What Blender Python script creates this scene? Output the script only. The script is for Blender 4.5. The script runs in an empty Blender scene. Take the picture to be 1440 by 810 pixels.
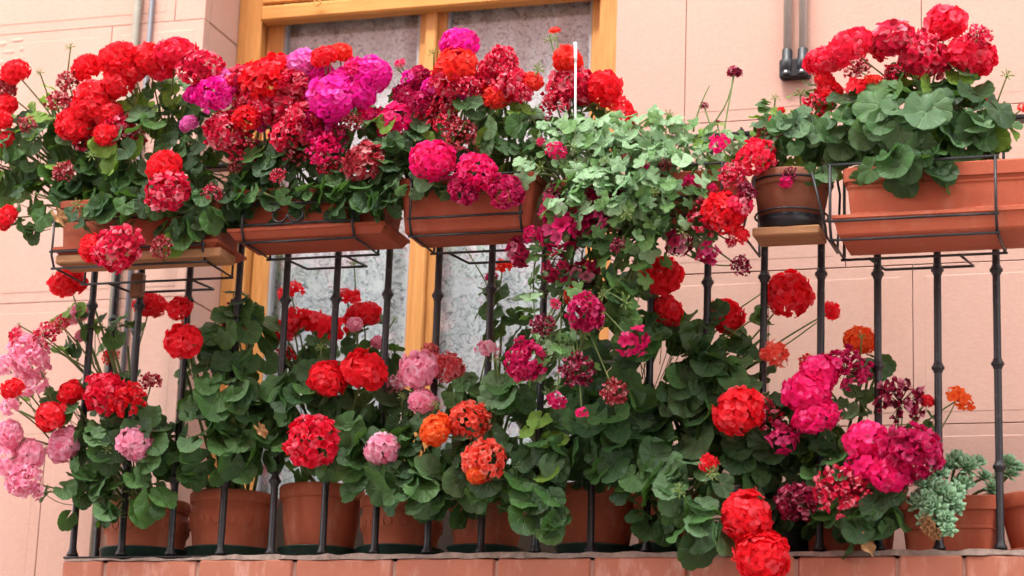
import bpy, math, random
from mathutils import Vector, Matrix
rnd = random.Random(11)
V = Vector
sc = bpy.context.scene
COL = sc.collection

# ------------------------------------------------------------------ camera
CAM = V((1.4774, -4.8266, -0.6880)); YAW, PITCH, ROLL, FPX = 0.31123, 0.25031, 0.03703, 3261.05
fw = V((-math.sin(YAW)*math.cos(PITCH), math.cos(YAW)*math.cos(PITCH), math.sin(PITCH)))
rt = V((math.cos(YAW), math.sin(YAW), 0)); up = rt.cross(fw)
RT = rt*math.cos(ROLL) + up*math.sin(ROLL); UP = -rt*math.sin(ROLL) + up*math.cos(ROLL)
cd = bpy.data.cameras.new('camera'); cam = bpy.data.objects.new('camera', cd); COL.objects.link(cam)
M = Matrix((RT, UP, -fw)).transposed().to_4x4(); M.translation = CAM; cam.matrix_world = M
cd.sensor_width = 36; cd.lens = 36*FPX/1440; cd.clip_end = 500
cd.dof.use_dof = True; cd.dof.focus_distance = 5.15; cd.dof.aperture_fstop = 3.2
sc.camera = cam

# ------------------------------------------------------------------ light
SUN_EL, SUN_AZ = math.radians(56), math.radians(-10)      # azimuth measured from straight out of the wall, towards the left
w = bpy.data.worlds.new('World'); sc.world = w; w.use_nodes = True
nt = w.node_tree; bg = nt.nodes['Background']
sky = nt.nodes.new('ShaderNodeTexSky'); sky.sky_type = 'NISHITA'; sky.sun_disc = False
sky.sun_elevation = SUN_EL; sky.sun_rotation = math.radians(180) - SUN_AZ
sky.air_density = 1.0; sky.dust_density = 6.0; sky.ozone_density = 0.6
hs = nt.nodes.new('ShaderNodeHueSaturation'); hs.inputs['Saturation'].default_value = 0.25
nt.links.new(sky.outputs[0], hs.inputs['Color']); nt.links.new(hs.outputs[0], bg.inputs[0])
bg.inputs[1].default_value = 0.15
sd = bpy.data.lights.new('sun', 'SUN'); sd.energy = 1.5; sd.angle = math.radians(11); sd.color = (1, 0.95, 0.88)
sun = bpy.data.objects.new('sun', sd); COL.objects.link(sun)
sdir = V((math.sin(SUN_AZ)*math.cos(SUN_EL), -math.cos(SUN_AZ)*math.cos(SUN_EL), math.sin(SUN_EL)))
sun.rotation_euler = sdir.to_track_quat('Z', 'Y').to_euler(); sun.location = (0, -4, 8)
sc.view_settings.view_transform = 'Standard'; sc.view_settings.look = 'None'
sc.view_settings.exposure = 2.38; sc.view_settings.gamma = 1.0; sc.view_settings.use_curve_mapping = False

# ------------------------------------------------------------------ helpers
def at(px, py, Y):
    """world point at depth plane Y seen at a measured photograph position"""
    d = fw + RT*((px-720)/FPX) + UP*((405-py)/FPX)
    return CAM + d*((Y-CAM.y)/d.y)
PX = 1/605.0        # metres per photograph pixel near the railing

class MB:
    def __init__(s): s.v = []; s.f = []; s.tone = []; s.tip = []; s.uv = []
    def add(s, verts, faces, tone=0.5, tips=None, uvs=None):
        o = len(s.v); s.v += [tuple(p) for p in verts]; s.f += [tuple(i+o for i in f) for f in faces]
        s.tone += [tone]*len(verts); s.tip += tips if tips else [0.0]*len(verts)
        s.uv += uvs if uvs else [(0, 0)]*len(verts)
    def box(s, a, b, bev=0.0):
        x0, y0, z0 = a; x1, y1, z1 = b
        if bev <= 0:
            s.add([(x0,y0,z0),(x1,y0,z0),(x1,y1,z0),(x0,y1,z0),(x0,y0,z1),(x1,y0,z1),(x1,y1,z1),(x0,y1,z1)],
                  [(0,3,2,1),(4,5,6,7),(0,1,5,4),(1,2,6,5),(2,3,7,6),(3,0,4,7)]); return
        e = bev; vs = []; idx = {}
        for ax in range(3):
            for i in (0, 1):
                for j in (0, 1):
                    for k in (0, 1):
                        p = [(x0,x1)[i], (y0,y1)[j], (z0,z1)[k]]; q = [(1,-1)[i], (1,-1)[j], (1,-1)[k]]
                        for m in range(3):
                            if m != ax: p[m] += q[m]*e
                        idx[(ax,i,j,k)] = len(vs); vs.append(tuple(p))
        fs = []
        g = lambda ax,i,j,k: idx[(ax,i,j,k)]
        for i in (0,1): fs.append((g(0,i,0,0),g(0,i,1,0),g(0,i,1,1),g(0,i,0,1)))
        for j in (0,1): fs.append((g(1,0,j,0),g(1,1,j,0),g(1,1,j,1),g(1,0,j,1)))
        for k in (0,1): fs.append((g(2,0,0,k),g(2,1,0,k),g(2,1,1,k),g(2,0,1,k)))
        for i in (0,1):
            for j in (0,1):
                fs.append((g(0,i,j,0),g(0,i,j,1),g(1,i,j,1),g(1,i,j,0)))
                fs.append((g(0,i,0,j),g(0,i,1,j),g(2,i,1,j),g(2,i,0,j)))
                fs.append((g(1,0,i,j),g(1,1,i,j),g(2,1,i,j),g(2,0,i,j)))
        for i in (0,1):
            for j in (0,1):
                for k in (0,1): fs.append((g(0,i,j,k),g(1,i,j,k),g(2,i,j,k)))
        s.add(vs, fs)
    def tube(s, pts, r, n=6, r1=None, tone=0.5, cap=True):
        pts = [V(p) for p in pts]; m = len(pts); vs = []; fs = []
        a = None
        for i, p in enumerate(pts):
            t = (pts[min(i+1,m-1)] - pts[max(i-1,0)]).normalized()
            if a is None:
                a = t.orthogonal().normalized()
            a = (a - t*a.dot(t)).normalized(); b = t.cross(a)
            rr = r if r1 is None else r + (r1-r)*i/(m-1)
            for k in range(n):
                an = 2*math.pi*k/n; vs.append(p + a*(math.cos(an)*rr) + b*(math.sin(an)*rr))
        for i in range(m-1):
            for k in range(n):
                k2 = (k+1) % n; fs.append((i*n+k, i*n+k2, (i+1)*n+k2, (i+1)*n+k))
        if cap: fs.append(tuple(range(n-1,-1,-1))); fs.append(tuple((m-1)*n+k for k in range(n)))
        s.add(vs, fs, tone)
    def lathe(s, prof, n=32, c=(0,0,0), wob=0.0):
        vs = []; fs = []; m = len(prof)
        for k in range(n):
            an = 2*math.pi*k/n
            for r, z in prof:
                vs.append((c[0]+r*math.cos(an), c[1]+r*math.sin(an), c[2]+z))
        for k in range(n):
            k2 = (k+1) % n
            for i in range(m-1): fs.append((k*m+i, k2*m+i, k2*m+i+1, k*m+i+1))
        s.add(vs, fs)
    def mesh(s, name, mat=None, smooth=False, attrs=False, uv=False):
        me = bpy.data.meshes.new(name); me.from_pydata(s.v, [], s.f)
        if attrs:
            a = me.attributes.new('tone', 'FLOAT', 'POINT'); a.data.foreach_set('value', s.tone)
            a = me.attributes.new('tip', 'FLOAT', 'POINT'); a.data.foreach_set('value', s.tip)
        if uv:
            l = me.uv_layers.new(name='uv'); vi = [0]*len(me.loops); me.loops.foreach_get('vertex_index', vi)
            l.data.foreach_set('uv', [c for i in vi for c in s.uv[i]])
        if smooth: me.polygons.foreach_set('use_smooth', [True]*len(me.polygons))
        if mat: me.materials.append(mat)
        me.update(); return me
    def build(s, name, mat, parent=None, smooth=False, **k):
        return link(name, s.mesh(name, mat, smooth, **k), parent)

ORG = {}
def link(name, me, parent=None, loc=None):
    o = bpy.data.objects.new(name, me); COL.objects.link(o)
    if parent is not None:
        o.parent = parent
        if loc is None: o.location = -ORG.get(parent.name, V((0,0,0)))     # vertices are in world space
        ORG[o.name] = V((0,0,0)) if loc is None else ORG.get(parent.name, V((0,0,0)))
    if loc is not None: o.location = V(loc) - (ORG.get(parent.name, V((0,0,0))) if parent is not None else V((0,0,0)))
    return o
def empty(name, loc, label, cat, group=None):
    o = bpy.data.objects.new(name, None); COL.objects.link(o); o.location = loc; o.empty_display_size = 0.05
    ORG[o.name] = V(loc); return tag(o, label, cat, group)
def tag(o, label, cat, group=None, kind=None):
    if label: o['label'] = label
    if cat: o['category'] = cat
    if group: o['group'] = group
    if kind: o['kind'] = kind
    return o

# ------------------------------------------------------------------ materials
class NM:
    def __init__(s, name):
        s.m = bpy.data.materials.new(name); s.m.use_nodes = True; s.t = s.m.node_tree
        s.p = s.t.nodes['Principled BSDF']; s.out = s.t.nodes['Material Output']
    def n(s, typ, **kw):
        x = s.t.nodes.new(typ)
        for k, v in kw.items():
            if k.startswith('_'): setattr(x, k[1:], v)
        return x
    def l(s, a, b): s.t.links.new(a, b)
    def noise(s, scale, detail=4, rough=0.55, co='Object', stretch=None):
        tc = s.n('ShaderNodeTexCoord'); x = s.n('ShaderNodeTexNoise')
        x.inputs['Scale'].default_value = scale; x.inputs['Detail'].default_value = detail; x.inputs['Roughness'].default_value = rough
        src = tc.outputs[co]
        if stretch:
            mp = s.n('ShaderNodeMapping'); mp.inputs['Scale'].default_value = stretch; s.l(src, mp.inputs[0]); src = mp.outputs[0]
        s.l(src, x.inputs['Vector']); return x.outputs['Fac']
    def ramp(s, fac, stops):
        r = s.n('ShaderNodeValToRGB'); e = r.color_ramp.elements
        while len(e) < len(stops): e.new(0.5)
        for i, (p, c) in enumerate(stops):
            e[i].position = p; e[i].color = (c, c, c, 1) if isinstance(c, (int, float)) else (*c, 1)
        s.l(fac, r.inputs[0]); return r.outputs[0]
    def mix(s, fac, a, b, mode='MIX'):
        x = s.n('ShaderNodeMix'); x.data_type = 'RGBA'; x.blend_type = mode
        for sock, val in ((x.inputs[0], fac), (x.inputs[6], a), (x.inputs[7], b)):
            if isinstance(val, (int, float)): sock.default_value = val
            elif isinstance(val, tuple): sock.default_value = (*val, 1)
            else: s.l(val, sock)
        return x.outputs[2]
    def math(s, op, a, b=0.0, c=None):
        x = s.n('ShaderNodeMath'); x.operation = op
        for sock, val in zip(x.inputs, (a, b, c)):
            if val is None: continue
            if isinstance(val, (int, float)): sock.default_value = val
            else: s.l(val, sock)
        return x.outputs[0]
    def rand(s): return s.n('ShaderNodeObjectInfo').outputs['Random']
    def attr(s, name):
        a = s.n('ShaderNodeAttribute'); a.attribute_name = name; return a.outputs['Fac']
    def bump(s, h, strength=0.3, dist=0.01):
        b = s.n('ShaderNodeBump'); b.inputs['Strength'].default_value = strength; b.inputs['Distance'].default_value = dist
        s.l(h, b.inputs['Height']); s.l(b.outputs[0], s.p.inputs['Normal']); return b.outputs[0]
    def base(s, c):
        if isinstance(c, tuple): s.p.inputs['Base Color'].default_value = (*c, 1)
        else: s.l(c, s.p.inputs['Base Color'])
    def set(s, rough=0.6, spec=0.4, metal=0.0):
        s.p.inputs['Roughness'].default_value = rough; s.p.inputs['Specular IOR Level'].default_value = spec
        s.p.inputs['Metallic'].default_value = metal; return s.m

def mat_stone():
    m = NM('peach_sandstone'); b = m.noise(3.2, 5, 0.6); f = m.noise(90, 3, 0.7, stretch=(1, 1, 2.2)); st = m.noise(5, 3, 0.5, stretch=(1, 1, 0.25))
    c = m.mix(b, (0.520, 0.318, 0.250), (0.565, 0.368, 0.298)); c = m.mix(m.math('MULTIPLY', m.rand(), 0.55), c, (0.545, 0.345, 0.285))
    c = m.mix(m.ramp(st, [(0.45, 0), (0.75, 0.35)]), c, (0.50, 0.285, 0.215))
    c = m.mix(0.12, c, m.ramp(f, [(0.3, 0.25), (0.7, 0.9)]), 'SOFT_LIGHT')
    m.base(c); m.bump(f, 0.10, 0.004); return m.set(0.85, 0.2)
def mat_mortar():
    m = NM('lime_mortar'); f = m.noise(60, 4, 0.7); m.base(m.mix(f, (0.38, 0.23, 0.17), (0.46, 0.30, 0.24))); m.bump(f, 0.5, 0.005); return m.set(0.9, 0.1)
def mat_clay(name, a, b, blotch=(0.62, 0.36, 0.24), sc_=1.0, dirt=0.5):
    m = NM(name); n1 = m.noise(9*sc_, 5, 0.6); n2 = m.noise(140*sc_, 3, 0.6); n3 = m.noise(16*sc_, 4, 0.65, stretch=(1, 1, 0.35))
    c = m.mix(n1, a, b); c = m.mix(m.ramp(n3, [(0.52, 0), (0.78, dirt)]), c, blotch)
    c = m.mix(m.math('MULTIPLY', m.rand(), 0.3), c, a); m.base(c); m.bump(n2, 0.2, 0.003)
    return m.set(0.72, 0.3)
def mat_iron():
    m = NM('black_painted_iron'); f = m.noise(55, 5, 0.7); g = m.noise(12, 3)
    c = m.mix(m.ramp(f, [(0.55, 0), (0.72, 0.8)]), (0.012, 0.012, 0.014), (0.06, 0.055, 0.055)); c = m.mix(m.ramp(g, [(0.6, 0), (0.8, 0.4)]), c, (0.09, 0.06, 0.045))
    m.base(c); m.bump(f, 0.4, 0.002); return m.set(0.42, 0.5)
def mat_plain(name, c, rough=0.6, spec=0.4, metal=0.0, var=0.25, s=40):
    m = NM(name); f = m.noise(s, 4, 0.6); d = tuple(x*(1-var) for x in c); e = tuple(min(1, x*(1+var)) for x in c)
    m.base(m.mix(f, d, e)); m.bump(f, 0.15, 0.002); return m.set(rough, spec, metal)
def mat_wood(name, a, b):
    m = NM(name); f = m.noise(18, 6, 0.6, stretch=(6, 6, 0.5)); m.base(m.mix(m.ramp(f, [(0.3, 0), (0.7, 1)]), a, b)); m.bump(f, 0.12, 0.003); return m.set(0.5, 0.35)
def mat_wood_x(name, a, b):
    m = NM(name); f = m.noise(18, 6, 0.6, stretch=(0.5, 6, 6)); m.base(m.mix(m.ramp(f, [(0.3, 0), (0.7, 1)]), a, b)); m.bump(f, 0.2, 0.003); return m.set(0.7, 0.2)

def translucent_out(m, colour, fac):
    tr = m.n('ShaderNodeBsdfTranslucent')
    if isinstance(colour, tuple): tr.inputs[0].default_value = (*colour, 1)
    else: m.l(colour, tr.inputs[0])
    mx = m.n('ShaderNodeMixShader'); mx.inputs[0].default_value = fac
    m.l(m.p.outputs[0], mx.inputs[1]); m.l(tr.outputs[0], mx.inputs[2]); m.l(mx.outputs[0], m.out.inputs['Surface'])

def mat_leaf(name, a, b, vein, zone=0.35, gloss=0.45, lobes=7, trans=0.28, spec=0.45):
    m = NM(name); uvn = m.n('ShaderNodeUVMap'); sep = m.n('ShaderNodeSeparateXYZ'); m.l(uvn.outputs[0], sep.inputs[0])
    u, r = sep.outputs[0], sep.outputs[1]
    fr = m.math('FRACT', m.math('ADD', m.math('MULTIPLY', u, lobes), 0.5))
    d = m.math('MULTIPLY', m.math('ABSOLUTE', m.math('SUBTRACT', fr, 0.5)), r)
    v = m.ramp(d, [(0.0, 1), (0.045, 0)])
    fr2 = m.math('FRACT', m.math('MULTIPLY_ADD', u, lobes*3.0, m.math('MULTIPLY', r, 1.7)))
    v2 = m.ramp(m.math('ABSOLUTE', m.math('SUBTRACT', fr2, 0.5)), [(0.0, 0.45), (0.12, 0)])
    nz = m.noise(14, 3, 0.6)
    c = m.mix(m.rand(), a, b); c = m.mix(m.math('MULTIPLY', nz, 0.5), c, tuple(x*0.65 for x in a))
    if zone > 0:
        z = m.ramp(m.math('ADD', r, m.math('MULTIPLY', nz, 0.12)), [(0.40, 0), (0.56, zone), (0.66, zone), (0.80, 0)])
        c = m.mix(z, c, (0.028, 0.045, 0.028))
    c = m.mix(m.math('MULTIPLY', v, 0.6), c, vein); c = m.mix(m.math('MULTIPLY', v2, 0.35), c, vein)
    m.base(c); m.set(gloss, spec)
    m.bump(m.math('SUBTRACT', m.math('MULTIPLY', nz, 0.4), m.math('ADD', v, v2)), 0.6, 0.004)
    translucent_out(m, m.mix(0.45, c, (0.16, 0.34, 0.02)), trans); return m.m

def mat_petal(name, base, light, dark, p_light=0.2, p_dark=0.2, trans=0.5):
    m = NM(name); t = m.attr('tone'); tip = m.attr('tip')
    c = m.mix(m.ramp(t, [(0.0, 1), (max(0.01, p_dark), 0.0)]), base, dark)
    c = m.mix(m.ramp(t, [(1-p_light, 0.0), (1.0, 0.9)]), c, light)
    c = m.mix(m.ramp(tip, [(0.05, 0.75), (0.5, 0.0)]), c, dark)
    c = m.mix(m.math('MULTIPLY', m.math('SUBTRACT', m.rand(), 0.3), 0.15), c, dark)
    m.base(c); m.set(0.62, 0.22); translucent_out(m, c, trans); return m.m

STONE = mat_stone(); MORTAR = mat_mortar(); IRON = mat_iron()
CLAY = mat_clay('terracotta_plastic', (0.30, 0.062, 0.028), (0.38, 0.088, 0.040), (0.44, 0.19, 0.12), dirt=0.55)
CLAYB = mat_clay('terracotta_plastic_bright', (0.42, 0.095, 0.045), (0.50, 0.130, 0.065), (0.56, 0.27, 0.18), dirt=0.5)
POT = mat_clay('fired_clay', (0.36, 0.095, 0.045), (0.45, 0.135, 0.065), (0.52, 0.29, 0.20), sc_=1.5, dirt=0.8)
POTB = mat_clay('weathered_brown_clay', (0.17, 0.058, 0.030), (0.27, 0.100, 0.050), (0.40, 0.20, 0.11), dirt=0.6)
BRICK = mat_clay('terracotta_brick', (0.36, 0.120, 0.070), (0.46, 0.180, 0.115), (0.66, 0.42, 0.34), sc_=1.6, dirt=0.75)
GREENP = mat_plain('green_plastic', (0.02, 0.055, 0.04), 0.45, 0.4)
BLACKP = mat_plain('black_plastic', (0.015, 0.017, 0.02), 0.4, 0.45)
SOIL = mat_plain('potting_soil', (0.035, 0.022, 0.015), 0.95, 0.1, var=0.5, s=120)
WOOD = mat_wood('honey_window_wood', (0.48, 0.21, 0.055), (0.62, 0.30, 0.09))
WOODX = mat_wood_x('honey_window_wood_crosswise', (0.50, 0.22, 0.058), (0.62, 0.30, 0.09))
PLANK = mat_wood_x('weathered_plank', (0.30, 0.15, 0.07), (0.42, 0.23, 0.11))
PIPE = mat_plain('grey_pipe', (0.50, 0.47, 0.42), 0.5, 0.4, var=0.15)
PIPEO = mat_plain('olive_pipe', (0.21, 0.19, 0.15), 0.6, 0.3, var=0.2)
PIPE2 = mat_plain('slate_cable', (0.13, 0.13, 0.15), 0.5, 0.4, var=0.15)
STEEL = mat_plain('steel_bolt', (0.5, 0.5, 0.5), 0.35, 0.5, 0.8)
WHITE = mat_plain('white_plastic', (0.8, 0.8, 0.78), 0.4, 0.4, var=0.05)
RUBBER = mat_plain('grey_gasket', (0.35, 0.36, 0.38), 0.6, 0.3)
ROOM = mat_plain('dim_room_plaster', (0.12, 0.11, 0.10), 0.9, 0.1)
STEM = mat_plain('green_stem', (0.13, 0.20, 0.06), 0.55, 0.3, var=0.4, s=25)
STEMR = mat_plain('ruddy_stem', (0.16, 0.13, 0.06), 0.55, 0.3, var=0.4, s=25)
BUD = mat_plain('green_bud', (0.22, 0.32, 0.09), 0.6, 0.3)
DRY = mat_plain('dry_leaf', (0.36, 0.20, 0.09), 0.8, 0.1, var=0.4)

LEAF = {
 'dark': mat_leaf('zonal_leaf_dark', (0.024, 0.078, 0.022), (0.042, 0.120, 0.030), (0.10, 0.20, 0.07), 0.25),
 'mid': mat_leaf('zonal_leaf_green', (0.050, 0.150, 0.035), (0.085, 0.220, 0.046), (0.18, 0.33, 0.11), 0.2),
 'grey': mat_leaf('zonal_leaf_greyish', (0.095, 0.210, 0.085), (0.140, 0.275, 0.110), (0.26, 0.42, 0.19), 0.15, 0.5),
 'young': mat_leaf('zonal_leaf_young', (0.19, 0.38, 0.04), (0.27, 0.47, 0.06), (0.28, 0.46, 0.14), 0.1, 0.5, trans=0.35),
 'ivy': mat_leaf('ivy_leaf_pale', (0.21, 0.42, 0.18), (0.31, 0.53, 0.25), (0.45, 0.62, 0.38), 0.0, 0.34, 5, 0.2, 0.7),
 'ivyg': mat_leaf('ivy_leaf_green', (0.105, 0.270, 0.065), (0.170, 0.360, 0.080), (0.26, 0.42, 0.17), 0.0, 0.38, 5, 0.25, 0.5),
}
PET = {
 'R': mat_petal('petal_red', (0.92, 0.020, 0.036), (0.96, 0.12, 0.15), (0.70, 0.005, 0.012), 0.35, 0.15),
 'T': mat_petal('petal_cherry_red', (0.92, 0.026, 0.085), (0.96, 0.20, 0.28), (0.66, 0.005, 0.025), 0.35, 0.15),
 'K': mat_petal('petal_crimson', (0.84, 0.020, 0.090), (0.96, 0.40, 0.48), (0.38, 0.005, 0.025), 0.36, 0.30),
 'M': mat_petal('petal_magenta', (0.88, 0.015, 0.42), (0.94, 0.16, 0.64), (0.68, 0.005, 0.20), 0.3, 0.25),
 'H': mat_petal('petal_hot_pink', (0.92, 0.015, 0.21), (0.95, 0.13, 0.40), (0.70, 0.004, 0.10), 0.3, 0.25),
 'L': mat_petal('petal_lilac', (0.86, 0.22, 0.62), (0.92, 0.42, 0.76), (0.74, 0.06, 0.40), 0.3, 0.2),
 'P': mat_petal('petal_pale_pink', (0.93, 0.45, 0.60), (0.96, 0.72, 0.80), (0.86, 0.22, 0.36), 0.3, 0.15),
 'S': mat_petal('petal_salmon', (0.92, 0.13, 0.085), (0.96, 0.40, 0.30), (0.74, 0.045, 0.025), 0.35, 0.2),
 'Q': mat_petal('petal_salmon_pink', (0.84, 0.20, 0.22), (0.92, 0.42, 0.44), (0.62, 0.06, 0.07), 0.3, 0.3),
 'O': mat_petal('petal_orange', (0.95, 0.17, 0.03), (0.96, 0.30, 0.10), (0.86, 0.07, 0.010), 0.3, 0.2),
 'E': mat_petal('petal_orange_red', (0.92, 0.05, 0.032), (0.96, 0.15, 0.11), (0.68, 0.012, 0.008), 0.3, 0.25),
 'W': mat_petal('petal_wine', (0.66, 0.011, 0.13), (0.88, 0.12, 0.34), (0.28, 0.003, 0.04), 0.3, 0.35),
 'D': mat_petal('petal_dark_crimson', (0.34, 0.008, 0.05), (0.75, 0.25, 0.36), (0.09, 0.003, 0.015), 0.28, 0.4),
 'F': mat_petal('petal_faded_rose', (0.56, 0.05, 0.075), (0.82, 0.40, 0.40), (0.26, 0.015, 0.02), 0.35, 0.35),
}

# ------------------------------------------------------------------ the street and the house across it
GZ = -2.65
g = MB(); g.add([(-60,-60,GZ),(60,-60,GZ),(60,60,GZ),(-60,60,GZ)], [(0,1,2,3)])
tag(g.build('street', mat_plain('street_paving', (0.24, 0.21, 0.19), 0.85, 0.2, s=3)), None, None, None, 'structure')
HY = -8.6; HT = 15.0
h = empty('opposite_house', (0, HY, GZ), 'pink brick house mirrored in the upper window panes', 'house')
b = MB(); b.box((-7, HY-6, GZ), (7, HY, HT)); b.build('wall', mat_clay('rose_brick', (0.68, 0.36, 0.33), (0.76, 0.45, 0.41), sc_=0.4), h)
b = MB(); b.box((-7.3, HY-6.3, HT+0.002), (7.3, HY+0.3, HT+0.2)); b.build('roof', mat_clay('roof_tile', (0.30, 0.12, 0.08), (0.36, 0.16, 0.10)), h)
for zx in (-1.7, 1.2, 5.4, 8.4, 11.2):
    for wx in (-5.4, -2.7, 2.7, 5.4):
        b = MB(); b.box((wx-0.55, HY+0.003, zx), (wx+0.55, HY+0.06, zx+0.95)); f_ = b.build('window', WHITE, h)
        b = MB(); b.box((wx-0.45, HY+0.062, zx+0.1), (wx+0.45, HY+0.075, zx+0.85)); b.build('pane', mat_plain('dark_glass', (0.03,0.035,0.04), 0.1, 0.5) if wx == -5.4 and zx < 0 else bpy.data.materials['dark_glass'], f_)

# ------------------------------------------------------------------ facade of sandstone blocks
WY = 0.36; RY = 0.585        # wall face, window plane
XL = at(289, 15, WY).x; XR = at(866, 60, WY).x
fac = empty('stone_facade', (0, WY, GZ), 'peach sandstone house wall of large smooth blocks behind the balcony', 'wall')
b = MB(); b.box((-4, WY+0.035, GZ), (XL-0.004, WY+0.30, 3.2)); b.box((XR+0.004, WY+0.035, GZ), (4, WY+0.30, 3.2)); b.box((XL-0.003, WY+0.035, 2.22), (XR+0.003, WY+0.30, 3.2)); b.box((XL-0.003, WY+0.035, GZ), (XR+0.003, WY+0.30, -0.14))
b.build('wall_core', MORTAR, fac)
def block(x0, x1, z0, z1, depth=0.033, panel=True, y=WY):
    j = 0.0008; x0 += j; x1 -= j; z0 += j; z1 -= j; e = 0.0012; mg = 0.026; ph = rnd.uniform(0.0004, 0.0010)
    dz = rnd.uniform(-0.0006, 0.0006)
    R_ = lambda ins, yy: [(x0+ins, yy, z0+ins), (x1-ins, yy, z0+ins), (x1-ins, yy, z1-ins), (x0+ins, yy, z1-ins)]
    rings = [R_(0, y+depth), R_(0, y+e+dz), R_(e, y+dz)]
    if panel and x1-x0 > 0.15: rings += [R_(mg, y+dz), R_(mg+0.003, y+dz-ph)]
    vs = [p for r in rings for p in r]; fs = []
    for k in range(len(rings)-1):
        for i in range(4): i2 = (i+1) % 4; fs.append((k*4+i, k*4+i2, k*4+4+i2, k*4+4+i))
    n = (len(rings)-1)*4; fs.append((n, n+1, n+2, n+3))
    m = MB(); m.add(vs, fs); m.build('stone_block', STONE, fac)
ZC = [-0.405, -0.03, 0.345, 0.72, 1.095, 1.47, 1.845, 2.22]
xs_r = {0: [0.72, 1.2, 1.75], 1: [0.55, 1.12, 1.65], 2: [0.44, 0.775, 1.35, 1.9], 3: [0.62, 1.16, 1.7], 4: [0.21+0.02, 0.80, 1.35], 5: [0.6, 1.2, 1.8], 6: [0.7, 1.4]}
xs_l = {0: [-1.2, -1.9], 1: [-1.1, -1.42, -2.0], 2: [-1.05, -1.65], 3: [-1.25, -1.8], 4: [-1.33, -1.9], 5: [-1.15, -1.7], 6: [-1.3, -1.8]}
for k in range(7):
    z0, z1 = ZC[k], ZC[k+1]
    e = [XR] + [x for x in xs_r[k] if x > XR+0.08] + [2.4]
    for a, c in zip(e, e[1:]): block(a, c, z0, z1)
    e = [-2.6] + sorted(x for x in xs_l[k] if x < XL-0.08) + [XL]
    for a, c in zip(e, e[1:]): block(a, c, z0, z1)
    # reveal stones of the window recess, left and right
    for X, s in ((XL, -1), (XR, 1)):
        m = MB(); m.box((min(X, X+s*0.03), WY+0.036, z0+0.0016), (max(X, X+s*0.03), RY+0.06, z1-0.0016), 0.0015); m.build('reveal_stone', STONE, fac)
block(XL, XR, 2.222, 2.6, 0.2, False)

# worn carving on the block at the far edge
for (px, py, rx_, rz_) in ((4, 62, 12, 6), (25, 57, 11, 4), (13, 73, 13, 5), (31, 69, 5, 6), (3, 88, 9, 7), (22, 83, 12, 4), (34, 81, 4, 3), (16, 98, 10, 4), (-8, 74, 9, 9)):
    p = at(px, py, WY); m = MB(); m.lathe([(1.0, 0.0), (0.92, 0.35), (0.6, 0.8), (0.25, 0.95), (0.0, 1.0)], 12)
    m.v = [(p.x+x*rx_*PX*(1+0.2*math.sin(3*z+px)), WY+0.001-z*0.0035, p.z+y*rz_*PX) for x, y, z in m.v]; m.build('worn_carving', STONE, fac, True)

# window, built into the recess
zt = at(600, 13, RY-0.03).z           # lower edge of shutter box
xf0 = XL+0.0; xfl = at(371, 60, RY).x; xfr = at(846, 40, RY).x
b = MB(); u_ = [(xf0+0.002, -0.12), (xfl, -0.12), (xfl, 2.12), (xfr, 2.12), (xfr, -0.12), (XR-0.002, -0.12), (XR-0.002, 2.219), (xf0+0.002, 2.219)]
b.add([(x, RY-0.02, z) for x, z in u_]+[(x, RY+0.03, z) for x, z in u_], [(0,1,2,7), (2,3,6,7), (3,4,5,6), (8,15,10,9), (10,15,14,11), (11,14,13,12)]+[(i, 8+i, 8+(i+1) % 8, (i+1) % 8) for i in range(8)])
win = b.build('window', WOOD, fac)
b = MB(); b.box((xfl+0.001, RY-0.040, zt), (xfr-0.001, RY+0.008, zt+0.045), 0.006); b.build('shutter_box_lip', WOODX, win)
b = MB(); b.box((xfl+0.001, RY-0.034, zt+0.052), (xfr-0.001, RY-0.0215, 2.21), 0.004); b.build('shutter_box', WOODX, win)
k = at(446, 3, RY-0.06); b = MB(); b.tube([(k.x+0.009*math.cos(i*math.pi/6), RY-0.058, k.z+0.009*math.sin(i*math.pi/6)) for i in range(13)], 0.003, 6); b.build('pull_ring', WOODX, win)
xm0, xm1 = at(588, 100, RY).x, at(620, 100, RY).x
SHADE_WOOD = mat_wood('shade_toned_panel_wood', (0.020, 0.012, 0.008), (0.034, 0.020, 0.012))  # near-black wood tone: deep shade behind the pots put into the colour
def sash(x0, x1, wl, wr):
    m = MB(); y0, y1 = RY+0.012, RY+0.05
    m.box((x0, y0, -0.10), (x0+wl, y1, zt+0.03), 0.005); m.box((x1-wr, y0, -0.10), (x1, y1, zt+0.03), 0.005)
    o = m.build('sash', WOOD, win)
    m = MB(); m.box((x0+wl+0.0005, y0+0.004, -0.099), (x1-wr-0.0005, y1, 0.24), 0.004); m.build('shade_panel', SHADE_WOOD, win)  # dark panel added so the gaps between the pots look shaded
    m = MB(); m.box((x0+wl+0.001, y0+0.006, 0.242), (x0+wl+0.006, y1-0.01, zt+0.03)); m.box((x1-wr-0.006, y0+0.006, 0.242), (x1-wr-0.001, y1-0.01, zt+0.03)); m.build('gasket', RUBBER, win)
    m = MB(); m.box((x0+wl+0.002, y0+0.018, 0.242), (x1-wr-0.002, y0+0.022, zt+0.06)); m.build('pane', GLASS, win)
gm = NM('coated_glass'); gl = gm.n('ShaderNodeBsdfGlossy'); gl.inputs['Roughness'].default_value = 0.015; tb = gm.n('ShaderNodeBsdfTransparent'); tb.inputs[0].default_value = (0.93, 0.95, 0.95, 1)
lw = gm.n('ShaderNodeLayerWeight'); lw.inputs[0].default_value = 0.5; mx = gm.n('ShaderNodeMixShader')
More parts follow.
